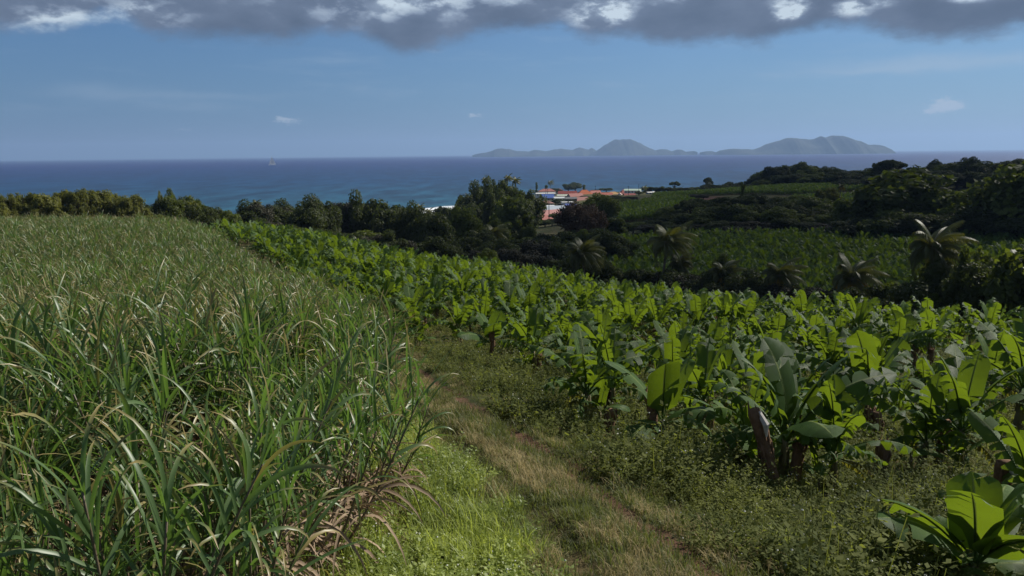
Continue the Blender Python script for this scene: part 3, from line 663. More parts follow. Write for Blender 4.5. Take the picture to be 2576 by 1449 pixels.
def make_cover():
    box = [(-30, 2), (30, 2), (48, 60), (-35, 60)]
    def base(step, rmax, rmin=0):
        Q = jitter_grid(box, step, rngn, .5); r = np.hypot(Q[:, 0], Q[:, 1]); Q = Q[(r < rmax) & (r >= rmin)]; return Q[in_view(Q, 10)]
    def fields(Q):
        d, arc = seg_dist(Q, track); dr, _ = seg_dist(Q, rut_r); dl, _ = seg_dist(Q, rut_l); ci = inside(Q, np.array([p[:2] for p in cane_poly])); return d, np.abs(dr), np.abs(dl), ci
    d0, _ = seg_dist([(12, 10)], track); RS = np.sign(d0[0])          # sign of the banana side
    def nz(Q, s, o=0): return (np.sin(Q[:, 0] * s + o) * np.cos(Q[:, 1] * s * 1.13 + 2 * o) + np.sin(Q[:, 0] * s * 2.3 + 1 + o) * np.sin(Q[:, 1] * s * 1.9 + o) * .6)
    Q = np.concatenate([base(.13, 16), base(.2, 30, 16), base(.34, 62, 30)]); d, dr, dl, ci = fields(Q); side = d * RS; half = .75
    e, _ = seg_dist(Q, cane_edge); e = np.abs(e)
    left = (~ci | (e < .9)) & (side < 0) & (dl > .28) & (side < -half * .9)
    verge = left & (side < -1.15 + .30 * nz(Q, 1.7) + .22 * nz(Q, 4.3, 2)); vden = rngn.random(len(Q)) < .50 + .40 * nz(Q, 1.15, 5)
    g = [tuft('g', 300 + i, 22, .30 + .06 * i, .0065, .13, M_GRASS, .9) for i in range(4)]
    g += [tuft('g', 310 + i, 16, .42 + .1 * i, .0045, .10, M_GRASS, 1.0, 5) for i in range(2)]
    cover('verge_grass', Q[verge & vden], g, .55, 1.35, 'bright green grass verge between the sugar cane and the track', 'grass')
    vh = [herb('h', 350 + i, 9, .20 + .08 * i, .045, .14, 2) for i in range(3)]
    for q in vh: q.data.materials[0] = M_GRASS
    cover('verge_weeds', Q[verge & (rngn.random(len(Q)) < .30 - .25 * nz(Q, 1.15, 5))], vh, .6, 1.3, 'leafy light green weeds mixed into the grass verge beside the sugar cane', 'weeds')
    mid = (np.abs(side) < half * .8) & (dr > .2) & (dl > .2)
    strip = mid | (left & ~verge) | ((side > half) & (side < half + .7 + .5 * nz(Q, 1.1, 2) + .3 * nz(Q, 3.1)) & (dr > .25)) | (ci & (e < .9) & (rngn.random(len(Q)) < .25))
    keep = (nz(Q, 1.3, 1) + .5 * nz(Q, 3.9, 1) > -.35) & (dr > .32) & (dl > .25)
    g = [tuft('g', 320 + i, 26, .15 + .07 * i, .0035, .12, M_DRYG, 1.0) for i in range(3)]
    cover('dry_grass', Q[strip & keep & (rngn.random(len(Q)) < .75)], g, .6, 1.3, 'dry straw-coloured grass along the middle and edges of the track', 'grass')
    g = [tuft('g', 340 + i, 26, .11, .004, .13, M_SHORT, .9) for i in range(3)]
    cover('green_tufts', Q[(strip | mid) & (rngn.random(len(Q)) < (.32 + .3 * nz(Q, .9, 8)))], [tuft('g', 390 + i, 18, .2 + .08 * i, .005, .12, M_SHORT, .9) for i in range(3)], .6, 1.3, 'green grass tufts growing through the dry grass of the track', 'grass')
    rutz = ((dr < .35) & (nz(Q, 1.1, 3) > .35)) | ((dl < .3) & (nz(Q, 2.1, 3) > -.8)) | (strip & (rngn.random(len(Q)) < .8)) | ((side > half) & (side < 2.6) & (dr > .3))
    cover('short_grass', Q[rutz], g, .6, 1.4, 'short greenish brown grass in and beside the wheel ruts', 'grass')
    Q = np.concatenate([base(.21, 18), base(.33, 34, 18), base(.55, 62, 34)]); d, dr, dl, ci = fields(Q); side = d * RS
    w = (side > half + .8 + .55 * nz(Q, .9, 4) + .25 * nz(Q, 2.7)) & ~ci
    h = [herb('h', 360 + i, 11, .20 + .11 * i, .054, .20, 2 if i > 2 else 0) for i in range(5)]
    cover('undergrowth', Q[w & (nz(Q, 1.9, 9) + .7 * nz(Q, .7, 3) > -.7)], h, .55, 1.35 , 'low dark green weeds with tiny white flowers under the banana plants', 'weeds', lambda P: np.clip(1 + .55 * nz(P, 1.0, 5), .45, 1.6))
    gd = [tuft('g', 380 + i, 14, .38, .004, .14, M_DRYG, .8) for i in range(2)] + [tuft('g', 384, 16, .4, .006, .14, M_GRASS, .8)]
    cover('weed_grass', Q[w & (nz(Q, .8, 6) > -.3) & (rngn.random(len(Q)) < .75)], gd, .6, 1.2, 'sparse dry grass growing among the weeds', 'grass')
make_cover()
# ------------------------------------------------------------------ banana plantation
BS = .83
def make_bananas():
    kinds = [banana_plant('banana_plant', 400 + i, H=.95 + .12 * (i % 4), L=1.9, nl=10 + i % 3, sucker=True, stump=None if i % 3 else rng0.uniform(.8, 1.2), tear=.7 + .07 * i, W=(.34, .27, .31)[i % 3]) for i in range(7)]
    young = [banana_plant('banana_plant', 430 + i, H=.7 + .15 * i, L=1.45, nl=7, sucker=False, stump=None if i != 1 else 1.35, tear=.15, W=.36) for i in range(3)]
    baby = banana_plant('banana_plant', 450, H=.42, L=1.35, nl=11, sucker=True, tear=.25, W=.36); young.append(baby)
    # plants of the front rows, each placed where it stands
    front = [((1962, 1223), kinds[0], 1.32, 1.2, 'large banana plant with broad glowing leaves, tallest of the front row'),
             ((2090, 1234), kinds[1], .95, .3, 'low banana plant with wide drooping leaves, right of the tallest one'),
             ((2410, 1198), kinds[2], 1.12, 2.0, 'banana plant with steep dark leaves near the right end of the front row'),
             ((1878, 1192), kinds[4], 1.0, 4.1, 'shaded banana plant whose dark leaves droop left beside the tallest one'),
             ((2183, 1106), kinds[3], 1.25, 5.0, 'banana plant with a pale cut stump behind the low drooping one'),
             ((2455, 1490), baby, 1.22, .9, 'low young banana plant with yellow-green leaves in the bottom right corner, nearest of all'),
             ((2590, 1400), kinds[1], 1.0, 3.9, 'banana plant beside a ragged stump, just behind the nearest young one'),
             ((1677, 1155), young[1], 1.28, 2.2, 'small banana plant with three broad leaves and a tall brown stump beside the weeds'),
             ((1481, 1072), kinds[5], 1.02, 1.9, 'banana plant at the left end of the front row, its leaf reaching over the weeds'),
             ((1540, 1061), kinds[6], 1.02, 3.2, 'banana plant with one upright bright leaf, second from the left in the front row'),
             ((1342, 946), kinds[3], .95, .6, 'banana plant standing alone among weeds with leaves spread low, right of the track'),
             ((1237, 907), young[1], 1.12, 4.4, 'small banana plant beside a brown stump, left of the lone one among the weeds'),
             ((1152, 864), kinds[0], .92, 2.9, 'banana plant near the bend of the track, second from the left of the banana field'),
             ((1049, 882), kinds[2], .90, 5.5, 'banana plant closest to the bend of the track, beside the tip of the sugar cane'),
             ((1502, 887), kinds[1], .98, 1.0, 'spreading banana plant alone in a gap behind the lone one among weeds'),
             ((1698, 1036), kinds[2], 1.05, 3.6, 'banana plant with an upright paddle-shaped glowing leaf above the small one with the stump'),
             ((2310, 1188), kinds[5], .95, 3.0, 'dark banana plant between two stumps in the front row, right of the drooping one'),
             ((2560, 1086), kinds[6], 1.45, 1.5, 'tall banana plant with torn hanging leaves at the right edge of the picture')]
    taken = set(); F = []
    for (u, v), src, sc, rz, lab in front:
        sc *= BS
        p = hit(u, v); F.append(p[:2])
        if src not in taken: taken.add(src); c = src; src.location = p; src.rotation_euler = (0, 0, rz); src.scale = (sc,) * 3
        else: c = copy_tree(src, p, rz, sc)
        tag(c, lab, 'banana plant', 'banana plants of the near field')
    # the near field
    edge = [hit(*p)[:2] for p in [(940, 812), (1040, 850), (1190, 850), (1290, 895), (1400, 925), (1500, 1020), (1600, 1075), (1760, 1095), (1900, 1175), (2060, 1195), (2250, 1185), (2420, 1150), (2620, 1140)]] + [np.array([15.5, 12.0]), np.array([24.0, 12.0])]
    far = [polar(3300, 42), polar(2700, 50), polar(2400, 57), polar(2100, 64), polar(1850, 72), polar(1600, 80), polar(1440, 86), polar(1250, 98), polar(1100, 108), polar(900, 118), polar(700, 128), polar(560, 134), polar(500, 132)]
    inner = [polar(545, 112), polar(640, 85), polar(730, 62), polar(790, 48), polar(860, 38)]
    poly = edge + far + inner
    Q = jitter_grid(poly, 2.25, rngn, .36, .35, 2.45); Q = Q[in_view(Q, 12)]
    gaps = [(hit(2400, 975)[:2], 3.2), (hit(2350, 890)[:2], 1.8), (hit(1560, 905)[:2], 1.8), (hit(1450, 905)[:2], 2.0), (hit(1800, 900)[:2], 1.2)]
    for g, r_ in gaps: Q = Q[np.linalg.norm(Q - g, axis=1) > r_]
    for f in F: Q = Q[np.linalg.norm(Q - f, axis=1) > 1.6]
    r = np.hypot(Q[:, 0], Q[:, 1]) + np.where(in_view(Q, 1), 0, 1000); Q = Q[np.argsort(r)]; z = ground(Q); r = np.sort(r); n1 = 275; print('near bananas', len(Q), 'individual to', r[min(n1, len(r) - 1)])
    rn = random.Random(11); pool = kinds + [kinds[1], kinds[3]] + young[:1]
    for i in range(min(n1, len(Q))):
        src = rn.choice(pool); sc = BS * rn.choice((rn.uniform(.85, 1.2), rn.uniform(.6, 1.15))); c = copy_tree(src, (Q[i, 0], Q[i, 1], z[i]), rn.uniform(0, 6.28), sc); c.rotation_euler[0] = rn.gauss(0, .07); c.rotation_euler[1] = rn.gauss(0, .07)
        az_ = math.degrees(math.atan2(Q[i, 0], Q[i, 1]))
        if az_ < -1: l, g = 'banana plant in the crowded rows beyond the bend of the track, beside the sugar cane', 'banana plants beyond the bend'
        elif r[i] < 32: l, g = 'banana plant just behind the front row of the near field', 'banana plants just behind the front row'
        elif r[i] < 45: l, g = 'banana plant in the middle rows of the near field', 'banana plants in the middle rows'
        else: l, g = 'banana plant in the back rows of the near field, in front of the palms', 'banana plants in the back rows'
        tag(c, l, 'banana plant', g)
    merg = [merged('banana', k) for k in kinds]
    B = Q[n1:]; zb = z[n1:]
    valley = [polar(1500, 112), polar(1500, 205), polar(1720, 206), polar(2100, 208), polar(2700, 200), polar(2700, 98), polar(2300, 98), polar(2000, 106), polar(1750, 108)]
    fieldb = [polar(1555, 300), polar(1555, 470), polar(1700, 480), polar(1760, 360), polar(1700, 280)]
    fieldc = [polar(1640, 505), polar(1640, 700), polar(1900, 640), polar(2175, 575), polar(2175, 470), polar(2000, 455), polar(1800, 500)]
    fieldd = [polar(1980, 240), polar(1990, 400), polar(2240, 400), polar(2200, 240)]
    S = [(B, zb, 1.0)]
    for pl, st, sc in ((valley, 2.35, 1.35), (fieldb, 2.6, 1.35), (fieldc, 3.0, 1.4), (fieldd, 2.7, 1.35)):
        X = jitter_grid(pl, st, rngn, .33, .2, st * .9)
        if pl is valley: X = X[~((np.abs(X[:, 1] - 0.0 - 122) < 2.0) & (X[:, 0] > 40))]
        S.append((X, ground(X), sc))
    P = np.concatenate([np.column_stack([a, b]) for a, b, c in S]); sc = np.concatenate([rngn.uniform(.82, 1.18, len(a)) * c * BS for a, b, c in S]); n = len(P); print('banana mass', n)
    scatter('banana_plantation', P, rngn.uniform(0, 6.28, n), sc, rngn.randint(0, len(merg), n), merg, 'wide banana plantation filling the valley and the flat fields beyond the palms', 'banana plants', rngn.uniform(-.06, .06, (n, 2)))
    # old cut stumps standing by themselves
    def stump(u, v, h, lean, lab, rag=False, rad=.13):
        p = hit(u, v); st = MB(); root = link('banana_stump', None, loc=p); rg = random.Random(int(u)); L = np.array([lean, rg.uniform(-.1, .1), 1])
        st.tube([L * h * t for t in (-.1, 0, .25, .5, .75, .9, 1)], [rad * k for k in (1.3, 1.2, .95, .85, .9, .95, .8)], 9)
        sh = MB()
        for i in range(9):
            a = i * .7 + rg.uniform(-.2, .2); o_ = np.array([math.cos(a), math.sin(a), 0]); k = rg.uniform(.2, .75)
            sh.tube([L * h * k + o_ * rad * .8, L * h * (k + .18) + o_ * rad * 1.15, L * h * min(1.08, k + .36) + o_ * rad * .7], [.035, .03, .008], 4)
        st.build('stem', [M_STUMP], root, smooth=True); sh.build('dry_sheaths', [M_STUMP], root, smooth=True)
        if rag:
            g = MB(); g.tube([L * h * .97 + (0.05, -.05, .02), L * h * .86 + (.1, -.16, 0), L * h * .72 + (.06, -.12, 0)], [.05, .07, .02], 6); g.build('pale_dead_leaf', [M_RAG], root)
        root.rotation_euler = (0, 0, 0); tag(root, lab, 'banana stump', 'cut banana stumps')
    for a in [(1958, 1252, 1.75, -.30, 'leaning grey-brown stump below the tallest banana plant, a pale dead leaf caught on it', True), (1843, 1172, .75, -.1, 'short dark stump alone among weeds, left of the tallest banana plant'), (2208, 1125, 1.05, -.12, 'pale brown stump behind the front row, tilted left'),
              (2208, 1215, 1.0, .05, 'brown stump hidden between the drooping leaves of the front row', False), (2368, 1175, 1.2, .0, 'tall dark stump standing beside the steep dark-leaved banana plant'), (2305, 1010, 1.3, .03, 'thick grey-topped stump in the gap behind the front row', False, .16),
              (1953, 925, 1.7, -.05, 'slender reddish stump in the middle rows of the near field'), (1790, 860, 1.5, .08, 'slender stump showing above the leaves of the back rows'), (2298, 925, 1.3, .0, 'reddish-brown trunk by the grassy gap in the middle rows'),
              (2504, 1330, 1.35, -.04, 'ragged brown stump with a white scrap on it, behind the nearest young banana plant', True, .14), (1925, 1010, 1.9, -.1, 'dry upright stump rising behind the tallest banana plant'), (1530, 1095, .65, .1, 'low brown stump at the foot of the left end of the front row')]: stump(*a)
    for p in kinds + young:
        if p not in taken:
            for ch in list(p.children): bpy.data.objects.remove(ch)
            bpy.data.objects.remove(p)
rng0 = random.Random(3)
make_bananas()

# ------------------------------------------------------------------ trees
M_BARK = simple('bark', (.055, .042, .030), .9, .1, .4, 2, .5)
TL = {'dark': leafy('dark_tree_leaf', (0.016, 0.025, 0.009), (0.075, 0.088, 0.028), (0.12, 0.16, 0.02), tf=.28, rough=.6, spec=.15, big=.12, objvar=.5),
      'green': leafy('bright_tree_leaf', (0.030, 0.046, 0.011), (0.115, 0.138, 0.028), (0.23, 0.29, 0.025), tf=.34, rough=.55, spec=.2, big=.1, objvar=.4),
      'grey': leafy('greyish_tree_leaf', (0.022, 0.024, 0.013), (0.075, 0.070, 0.042), (0.07, 0.07, 0.025), tf=.2, rough=.6, spec=.2, big=.2, objvar=.4),
      'bamboo': leafy('bamboo_leaf', (0.050, 0.066, 0.016), (0.165, 0.170, 0.042), (0.25, 0.26, 0.04), tf=.4, rough=.6, spec=.2, big=.12, objvar=.5),
      'red': leafy('reddish_tree_leaf', (0.050, 0.036, 0.020), (0.19, 0.115, 0.070), (0.13, 0.08, 0.03), tf=.2, rough=.7, spec=.2, big=.4)}
def crown_mesh(name, seed, mat, leaf=.30, n=9000, ncl=34, flat=.8, form='round', hollow=.72):
    """leaf faces spread through clumps of a crown, unit tree 10 m tall, crown radius about 4.5 m"""
    r = np.random.RandomState(seed); cl = []
    for i in range(ncl):
        d = r.normal(size=3); d /= np.linalg.norm(d); d[2] = d[2] * .9 + .12
        if form == 'round': c = d * np.array([3.5, 3.5, 3.5 * flat]) * r.uniform(.45, 1) + (0, 0, 5.6); q = r.uniform(.8, 1.55)
        elif form == 'umbrella': c = np.array([d[0] * 4, d[1] * 4, 0]) * r.uniform(.3, 1); c[2] = 8.2 - .09 * (c[0] ** 2 + c[1] ** 2) + r.uniform(-.9, .5); q = r.uniform(.7, 1.2)
        elif form == 'column': c = np.array([d[0] * 1.5, d[1] * 1.5, r.uniform(1, 9.3)]); c[:2] *= 1 - .5 * (c[2] / 9.3) ** 3; q = r.uniform(.6, 1.1)
        elif form == 'plume': a = r.uniform(0, 6.28); k = r.uniform(.1, 1); c = np.array([math.cos(a) * 3.6 * k, math.sin(a) * 3.6 * k, 7.6 - 3.6 * k * k + r.uniform(-2.8, .9)]); q = r.uniform(.8, 1.3)
        else: c = d * np.array([3.8, 3.8, 3.9]) * r.uniform(.4, 1) + (0, 0, 5.0); c[2] = max(c[2], .8); q = r.uniform(.9, 1.7)      # vine-draped to the ground
        cl.append((*c, q))
    cl = np.array(cl); w = cl[:, 3] ** 2; k = r.choice(ncl, n, p=w / w.sum()); d = r.normal(size=(n, 3)); d /= np.linalg.norm(d, axis=1)[:, None]
    rad = cl[k, 3] * r.uniform(hollow, 1.12, n); C_ = cl[k, :3] + d * rad[:, None] * np.array([1, 1, .85])
    if form == 'plume': C_[:, 2] -= .15 * rad
    nrm = d * .8 + r.normal(size=(n, 3)) * .55 + np.array([0, 0, .45]); nrm /= np.linalg.norm(nrm, axis=1)[:, None]
    t = np.cross(nrm, r.normal(size=(n, 3))); t /= np.linalg.norm(t, axis=1)[:, None] + 1e-9; b = np.cross(nrm, t)
    L = leaf * r.uniform(.6, 1.35, n)[:, None]; wd = L * (.34 if form != 'plume' else .2)
    V = np.stack([C_ - t * L * .5, C_ + b * wd - nrm * L * .06, C_ + t * L * .5 - nrm * L * .16, C_ - b * wd - nrm * L * .06], 1).reshape(-1, 3)
    F = np.arange(n * 4).reshape(n, 4); uv = np.tile(np.array([(0, 0), (1, .5), (0, 1), (-1, .5)], np.float32), (n, 1))
    return mesh_data(name, V, F, [mat], None, uv), cl
def trunk_mesh(name, cl, seed, form):
    rg = random.Random(seed); mb = MB(); top = 4.4 if form in ('round', 'drape') else 6.5; ln = np.array([rg.uniform(-.06, .06), rg.uniform(-.06, .06), 1])
    if form in ('plume',):
        for i in range(10):
            a = i * .63; mb.tube([np.array([math.cos(a) * .3, math.sin(a) * .3, -.8]), np.array([math.cos(a) * .8, math.sin(a) * .8, 4.5]), np.array([math.cos(a) * 2, math.sin(a) * 2, 7.4])], [.08, .06, .02], 4)
    else:
        mb.tube([ln * top * t for t in (-.25, 0, .3, .65, 1)], [.42, .32, .25, .2, .15], 7)
        for c in cl[np.argsort(cl[:, 2])][:: 3]:
            a = ln * min(top, max(1.2, c[2] * .55)); e = c[:3]; m = (a + e) / 2 + (rg.uniform(-.3, .3), rg.uniform(-.3, .3), .2); mb.tube([a, m, e], [.13, .08, .03], 5)
    return mb.data(name, [M_BARK], True)
KINDS = {}
def tree_kind(key, mat, form, seeds, **k):
    L = []
    for s in seeds:
        me, cl = crown_mesh('crown', s, TL[mat], form=form, **k); L.append((me, trunk_mesh('trunk', cl, s, form)))
    KINDS[key] = L
tree_kind('dark', 'dark', 'round', (1, 2, 3, 4), leaf=.42, n=9000)
tree_kind('green', 'green', 'round', (5, 6, 7), leaf=.42, n=9000)
tree_kind('grey', 'grey', 'round', (8, 9), leaf=.36, n=9000, hollow=.6)
tree_kind('bigleaf', 'green', 'drape', (10, 11), leaf=.75, n=5000, ncl=44)
tree_kind('drape', 'dark', 'drape', (12, 13, 14), leaf=.42, n=11000, ncl=42)
tree_kind('umbrella', 'dark', 'umbrella', (15, 16), leaf=.42, n=7000, ncl=30)
tree_kind('bamboo', 'bamboo', 'plume', (17, 18, 19), leaf=.55, n=9000, ncl=46, hollow=.3)
tree_kind('red', 'red', 'round', (20,), leaf=.34, n=9000, ncl=40, hollow=.5)
tree_kind('column', 'green', 'column', (21, 22), leaf=.45, n=5000, ncl=26)
RT_ = random.Random(21)
NTREE = [0]
def tree(kind, u, vtop, r, wpx, label, group=None, name='tree', cat='tree', hmin=3.5):
    """stands on the ground at distance r below pixel column u; top at vtop, crown wpx wide"""
    if name == 'tree' and ('bush' in label or 'shrub' in label): name = cat = 'bush'
    p = at(u, vtop, r); g = gz(p[0], p[1]); h = max(hmin, p[2] - g); w = wpx / FPX * r / 9.2 * 1.22
    me, tr = RT_.choice(KINDS[kind]); root = link(name, None, loc=(p[0], p[1], g)); k = h / (8.6 if kind in ('bamboo', 'drape', 'bigleaf') else 9.0)
    link('crown', me, root); link('trunk', tr, root)
    root.scale = (w, w, k); root.rotation_euler = (0, 0, RT_.uniform(0, 6.28)); tag(root, label, cat, group); NTREE[0] += 1
    return root
def belt(kinds, line, step, label, group, r0, wpx, rj=.06, vj=8, name='tree', cat='tree', second=None):
    """trees along a skyline given as (u, vtop, r)"""
    us = [p[0] for p in line]; u = us[0] + 1
    while u < us[-1]:
        v = np.interp(u, us, [p[1] for p in line]); r = np.interp(u, us, [p[2] for p in line]) * RT_.uniform(1 - rj, 1 + rj)
        k = RT_.choice(kinds); tree(k, u, v + RT_.uniform(-vj * .3, vj), r, wpx * RT_.uniform(.75, 1.3), label[k] if isinstance(label, dict) else label, group, name, cat)
        u += step * RT_.uniform(.7, 1.3)
# left: yellowish bamboo beyond the cane
belt(['bamboo'], [(-30, 478, 152), (60, 482, 152), (105, 492, 150), (140, 482, 150), (230, 476, 150), (300, 487, 152), (350, 497, 155)], 20, 'yellowish bamboo clump in the row beyond the sugar cane field', 'bamboo clumps in the far left row', 0, 62, .05, 8, 'bamboo_clump', 'bamboo')
tree('bamboo', 212, 472, 156, 62, 'tallest yellow-brown bamboo clump, in the middle of the far row', None, 'bamboo_clump', 'bamboo'); tree('bamboo', 470, 500, 165, 70, 'olive bamboo clump at the right end of the bamboo row', None, 'bamboo_clump', 'bamboo')
tree('dark', 342, 488, 175, 30, 'small dark round tree behind the bamboo row'); tree('bamboo', 400, 478, 190, 24, 'thin pale plume-like tree standing up behind the bamboo row'); tree('green', 430, 479, 172, 40, 'dark rounded tree just right of the thin plume-like tree')
belt(['green', 'bamboo', 'dark'], [(380, 508, 165), (440, 492, 168), (500, 496, 170), (530, 515, 176)], 26, 'olive green tree on the slope where the bamboo row ends', 'olive trees at the end of the bamboo row', 0, 52, .05)
belt(['bamboo', 'green'], [(395, 535, 140), (440, 545, 132), (480, 560, 132)], 26, 'rounded olive thicket on the slope right behind the cane', 'olive thickets behind the cane', 0, 62, .05, 6)
belt(['dark', 'green', 'drape'], [(500, 530, 152), (560, 520, 165), (600, 548, 160)], 26, 'dark tree on the dip of the coast slope, left of the vine-covered trees', 'trees in the dip of the slope', 0, 60, .05)
# the dark belt in the middle left
lb = {'dark': 'dark round tree in the belt behind the banana slope', 'drape': 'dark tree hung with vines in the belt behind the banana slope', 'grey': 'greyish dull tree in the belt behind the banana slope', 'green': 'lighter green tree in the belt behind the banana slope', 'umbrella': 'flat-topped dark tree in the belt behind the banana slope'}
belt(['drape', 'drape', 'dark', 'grey'], [(600, 532, 168), (640, 508, 178), (700, 508, 178), (760, 515, 168), (830, 505, 165), (880, 505, 168), (930, 512, 168), (1000, 512, 165), (1060, 530, 158), (1110, 540, 150)], 18, lb, 'trees of the belt behind the banana slope', 0, 78, .08, 12)
belt(['dark', 'drape', 'grey', 'green'], [(560, 560, 150), (640, 560, 146), (760, 570, 140), (860, 580, 135), (960, 590, 130), (1060, 600, 126), (1140, 605, 124)], 22, lb, 'trees of the belt behind the banana slope', 0, 80, .05, 14)
tree('grey', 640, 501, 200, 30, 'slim feathery tree sticking up at the left end of the belt'); tree('grey', 868, 505, 185, 46, 'bare-looking grey tree crown rising above the belt'); tree('umbrella', 1028, 525, 240, 50, 'flat dark tree near the surf, left of the seaside palm')
belt(['green', 'dark', 'umbrella'], [(1112, 516, 330), (1130, 505, 320), (1170, 520, 300)], 26, 'leafy seaside tree beside the white surf', 'seaside trees by the surf', 0, 46, .05)
# the big central mass
lc = {'dark': 'big dark tree in the tall grove left of the village', 'drape': 'vine-covered dark tree in the tall grove left of the village', 'green': 'green tree in the tall grove left of the village', 'grey': 'dull grey-green tree in the tall grove left of the village', 'umbrella': 'flat-crowned tree in the tall grove left of the village', 'bigleaf': 'broad-leaved tree in the tall grove left of the village'}
G2 = 'trees of the tall grove left of the village'
belt(['dark', 'drape'], [(1165, 490, 330), (1190, 468, 330), (1225, 460, 320), (1260, 464, 320), (1310, 466, 310), (1325, 470, 300), (1336, 490, 300)], 18, lc, G2, 0, 56, .06, 7)
belt(['drape', 'dark', 'bigleaf'], [(1180, 510, 270), (1240, 490, 262), (1300, 492, 255), (1325, 520, 250)], 24, lc, G2, 0, 66, .05, 10)
tree('green', 1158, 520, 190, 92, 'yellow-green crowned tree in front of the tall grove, left of the village'); tree('dark', 1205, 575, 160, 90, 'dark wide tree below the yellow-green crowned tree')
tree('green', 1328, 566, 230, 44, 'light green bush just below the red-roofed houses')
belt(['grey', 'dark', 'dark', 'drape'], [(1130, 590, 148), (1200, 600, 140), (1260, 605, 138), (1330, 590, 140), (1400, 600, 135), (1460, 605, 130)], 32, 'dull dark tree above the road in the dip', 'dull dark trees above the road', 0, 84, .05, 12)
belt(['grey', 'grey', 'dark'], [(1120, 640, 124), (1220, 625, 121), (1290, 625, 119), (1360, 640, 116), (1420, 650, 114)], 34, 'grey-leaved tree shading the road', 'grey-leaved trees shading the road', 0, 74, .03, 12)
belt(['dark', 'drape', 'green'], [(1340, 588, 205), (1420, 580, 190), (1500, 575, 170), (1560, 590, 160)], 22, 'dull dark tree filling the dip below the village', 'dark trees in the dip below the village', 0, 78, .06, 12)
belt(['dark', 'green', 'grey'], [(1330, 566, 380), (1400, 562, 380), (1470, 530, 420), (1540, 510, 480), (1600, 500, 620)], 20, 'leafy bush growing between the village houses and the dip', 'bushes at the foot of the village', 0, 44, .08, 8)
belt(['dark', 'grey'], [(1345, 499, 680), (1400, 503, 660), (1470, 500, 690), (1540, 499, 700), (1600, 494, 720)], 40, 'dark bush squeezed between village roofs', 'bushes between the village roofs', 0, 26, .06, 5)
tree('red', 1452, 506, 205, 104, 'reddish-brown crowned tree in front of the village roofs'); tree('red', 1492, 524, 190, 74, 'sparser brown tree leaning against the reddish-brown one')
tree('green', 1500, 486, 300, 82, 'yellow-green spreading tree to the right of the reddish-brown tree'); tree('green', 1530, 500, 290, 66, 'yellow-green tree at the left edge of the far banana field'); tree('bigleaf', 1545, 545, 215, 60, 'dark broad-leaved tree between the red-brown tree and the valley bananas')
tree('bigleaf', 1255, 560, 190, 70, 'dark big-leaved tree in the heart of the tall grove'); tree('bigleaf', 1285, 505, 240, 100, 'tallest big-leaved dark tree in the heart of the tall grove')
# village trees and the shore beyond
V = 'trees among the village houses'
for k, u, v, r, w, l in [('column', 1350, 460, 900, 14, 'dark palm-like tree behind the pink-roofed house'), ('dark', 1395, 472, 860, 40, 'round dark tree right of the pink-roofed house'), ('dark', 1430, 462, 980, 34, 'leafy tree behind the long red roof'), ('dark', 1447, 459, 985, 36, 'tallest leafy tree behind the long red roof'),
                         ('column', 1470, 465, 960, 16, 'slim tree behind the bright orange roof'), ('dark', 1405, 500, 640, 30, 'dark bush right of the blue roof'), ('grey', 1412, 512, 600, 34, 'dull bush between the blue roof and the grey roof'), ('dark', 1352, 505, 620, 30, 'dark bush left of the blue roof'), ('dark', 1500, 478, 940, 26, 'low dark tree right of the orange roof'),
                         ('dark', 1525, 472, 960, 32, 'rounded dark tree behind the tan roof'), ('dark', 1352, 520, 560, 34, 'dark bush left of the grey roof'), ('green', 1395, 545, 470, 34, 'green bush right of the lower red roofs'), ('dark', 1620, 470, 880, 24, 'dark tree right of the white green-roofed house'), ('green', 1608, 489, 760, 24, 'bush at the foot of the white green-roofed house'),
                         ('column', 1375, 466, 930, 18, 'tall dark tree rising over the pink-roofed house'), ('dark', 1545, 495, 640, 40, 'bush below the white gable'), ('green', 1580, 500, 600, 44, 'olive bush below the white green-roofed house')]: tree(k, u, v, r, w, l, V)
belt(['dark', 'green', 'column'], [(1625, 468, 800), (1650, 464, 790), (1680, 470, 780), (1720, 472, 770), (1765, 470, 760)], 13, 'small tree on the shore right of the village', 'shore trees right of the village', 0, 30, .04, 5)
tree('umbrella', 1697, 457, 820, 28, 'shore tree with a flat tuft on top, right of the village'); tree('drape', 1783, 462, 780, 34, 'round dark tree on the shore'); tree('umbrella', 1780, 447, 785, 22, 'lone tree with a tufted top standing above the shore')
belt(['dark', 'dark', 'column'], [(1770, 464, 760), (1800, 461, 750), (1840, 458, 740), (1890, 459, 730), (1915, 460, 720)], 12, 'dark tree in the low shore row left of the wooded ridge', 'low shore row of trees', 0, 26, .04, 6)
# right ridge wood
lr = {'dark': 'dark tree in the wooded ridge above the sea', 'green': 'green tree in the wooded ridge above the sea', 'drape': 'overgrown tree in the wooded ridge above the sea'}; G3 = 'trees of the wooded ridge'
belt(['dark', 'green', 'dark'], [(1905, 445, 640), (1925, 425, 640), (1970, 409, 650), (2010, 408, 650), (2050, 418, 645), (2100, 417, 640), (2125, 424, 640), (2140, 440, 640)], 15, lr, G3, 0, 52, .04, 8)
belt(['dark', 'green', 'dark'], [(1900, 458, 600), (1960, 438, 600), (2030, 436, 595), (2100, 436, 590), (2140, 440, 590)], 19, lr, G3, 0, 50, .03, 8)
belt(['dark', 'drape', 'green'], [(2135, 432, 560), (2170, 422, 560), (2210, 418, 550), (2260, 420, 540), (2310, 418, 520), (2360, 408, 520), (2420, 406, 510), (2480, 408, 500), (2540, 405, 490), (2610, 402, 480)], 19, lr, G3, 0, 64, .04, 9)
belt(['dark', 'drape'], [(2145, 446, 500), (2210, 440, 490), (2290, 438, 480), (2380, 432, 470), (2470, 432, 450), (2600, 430, 430)], 28, lr, G3, 0, 62, .03, 8)
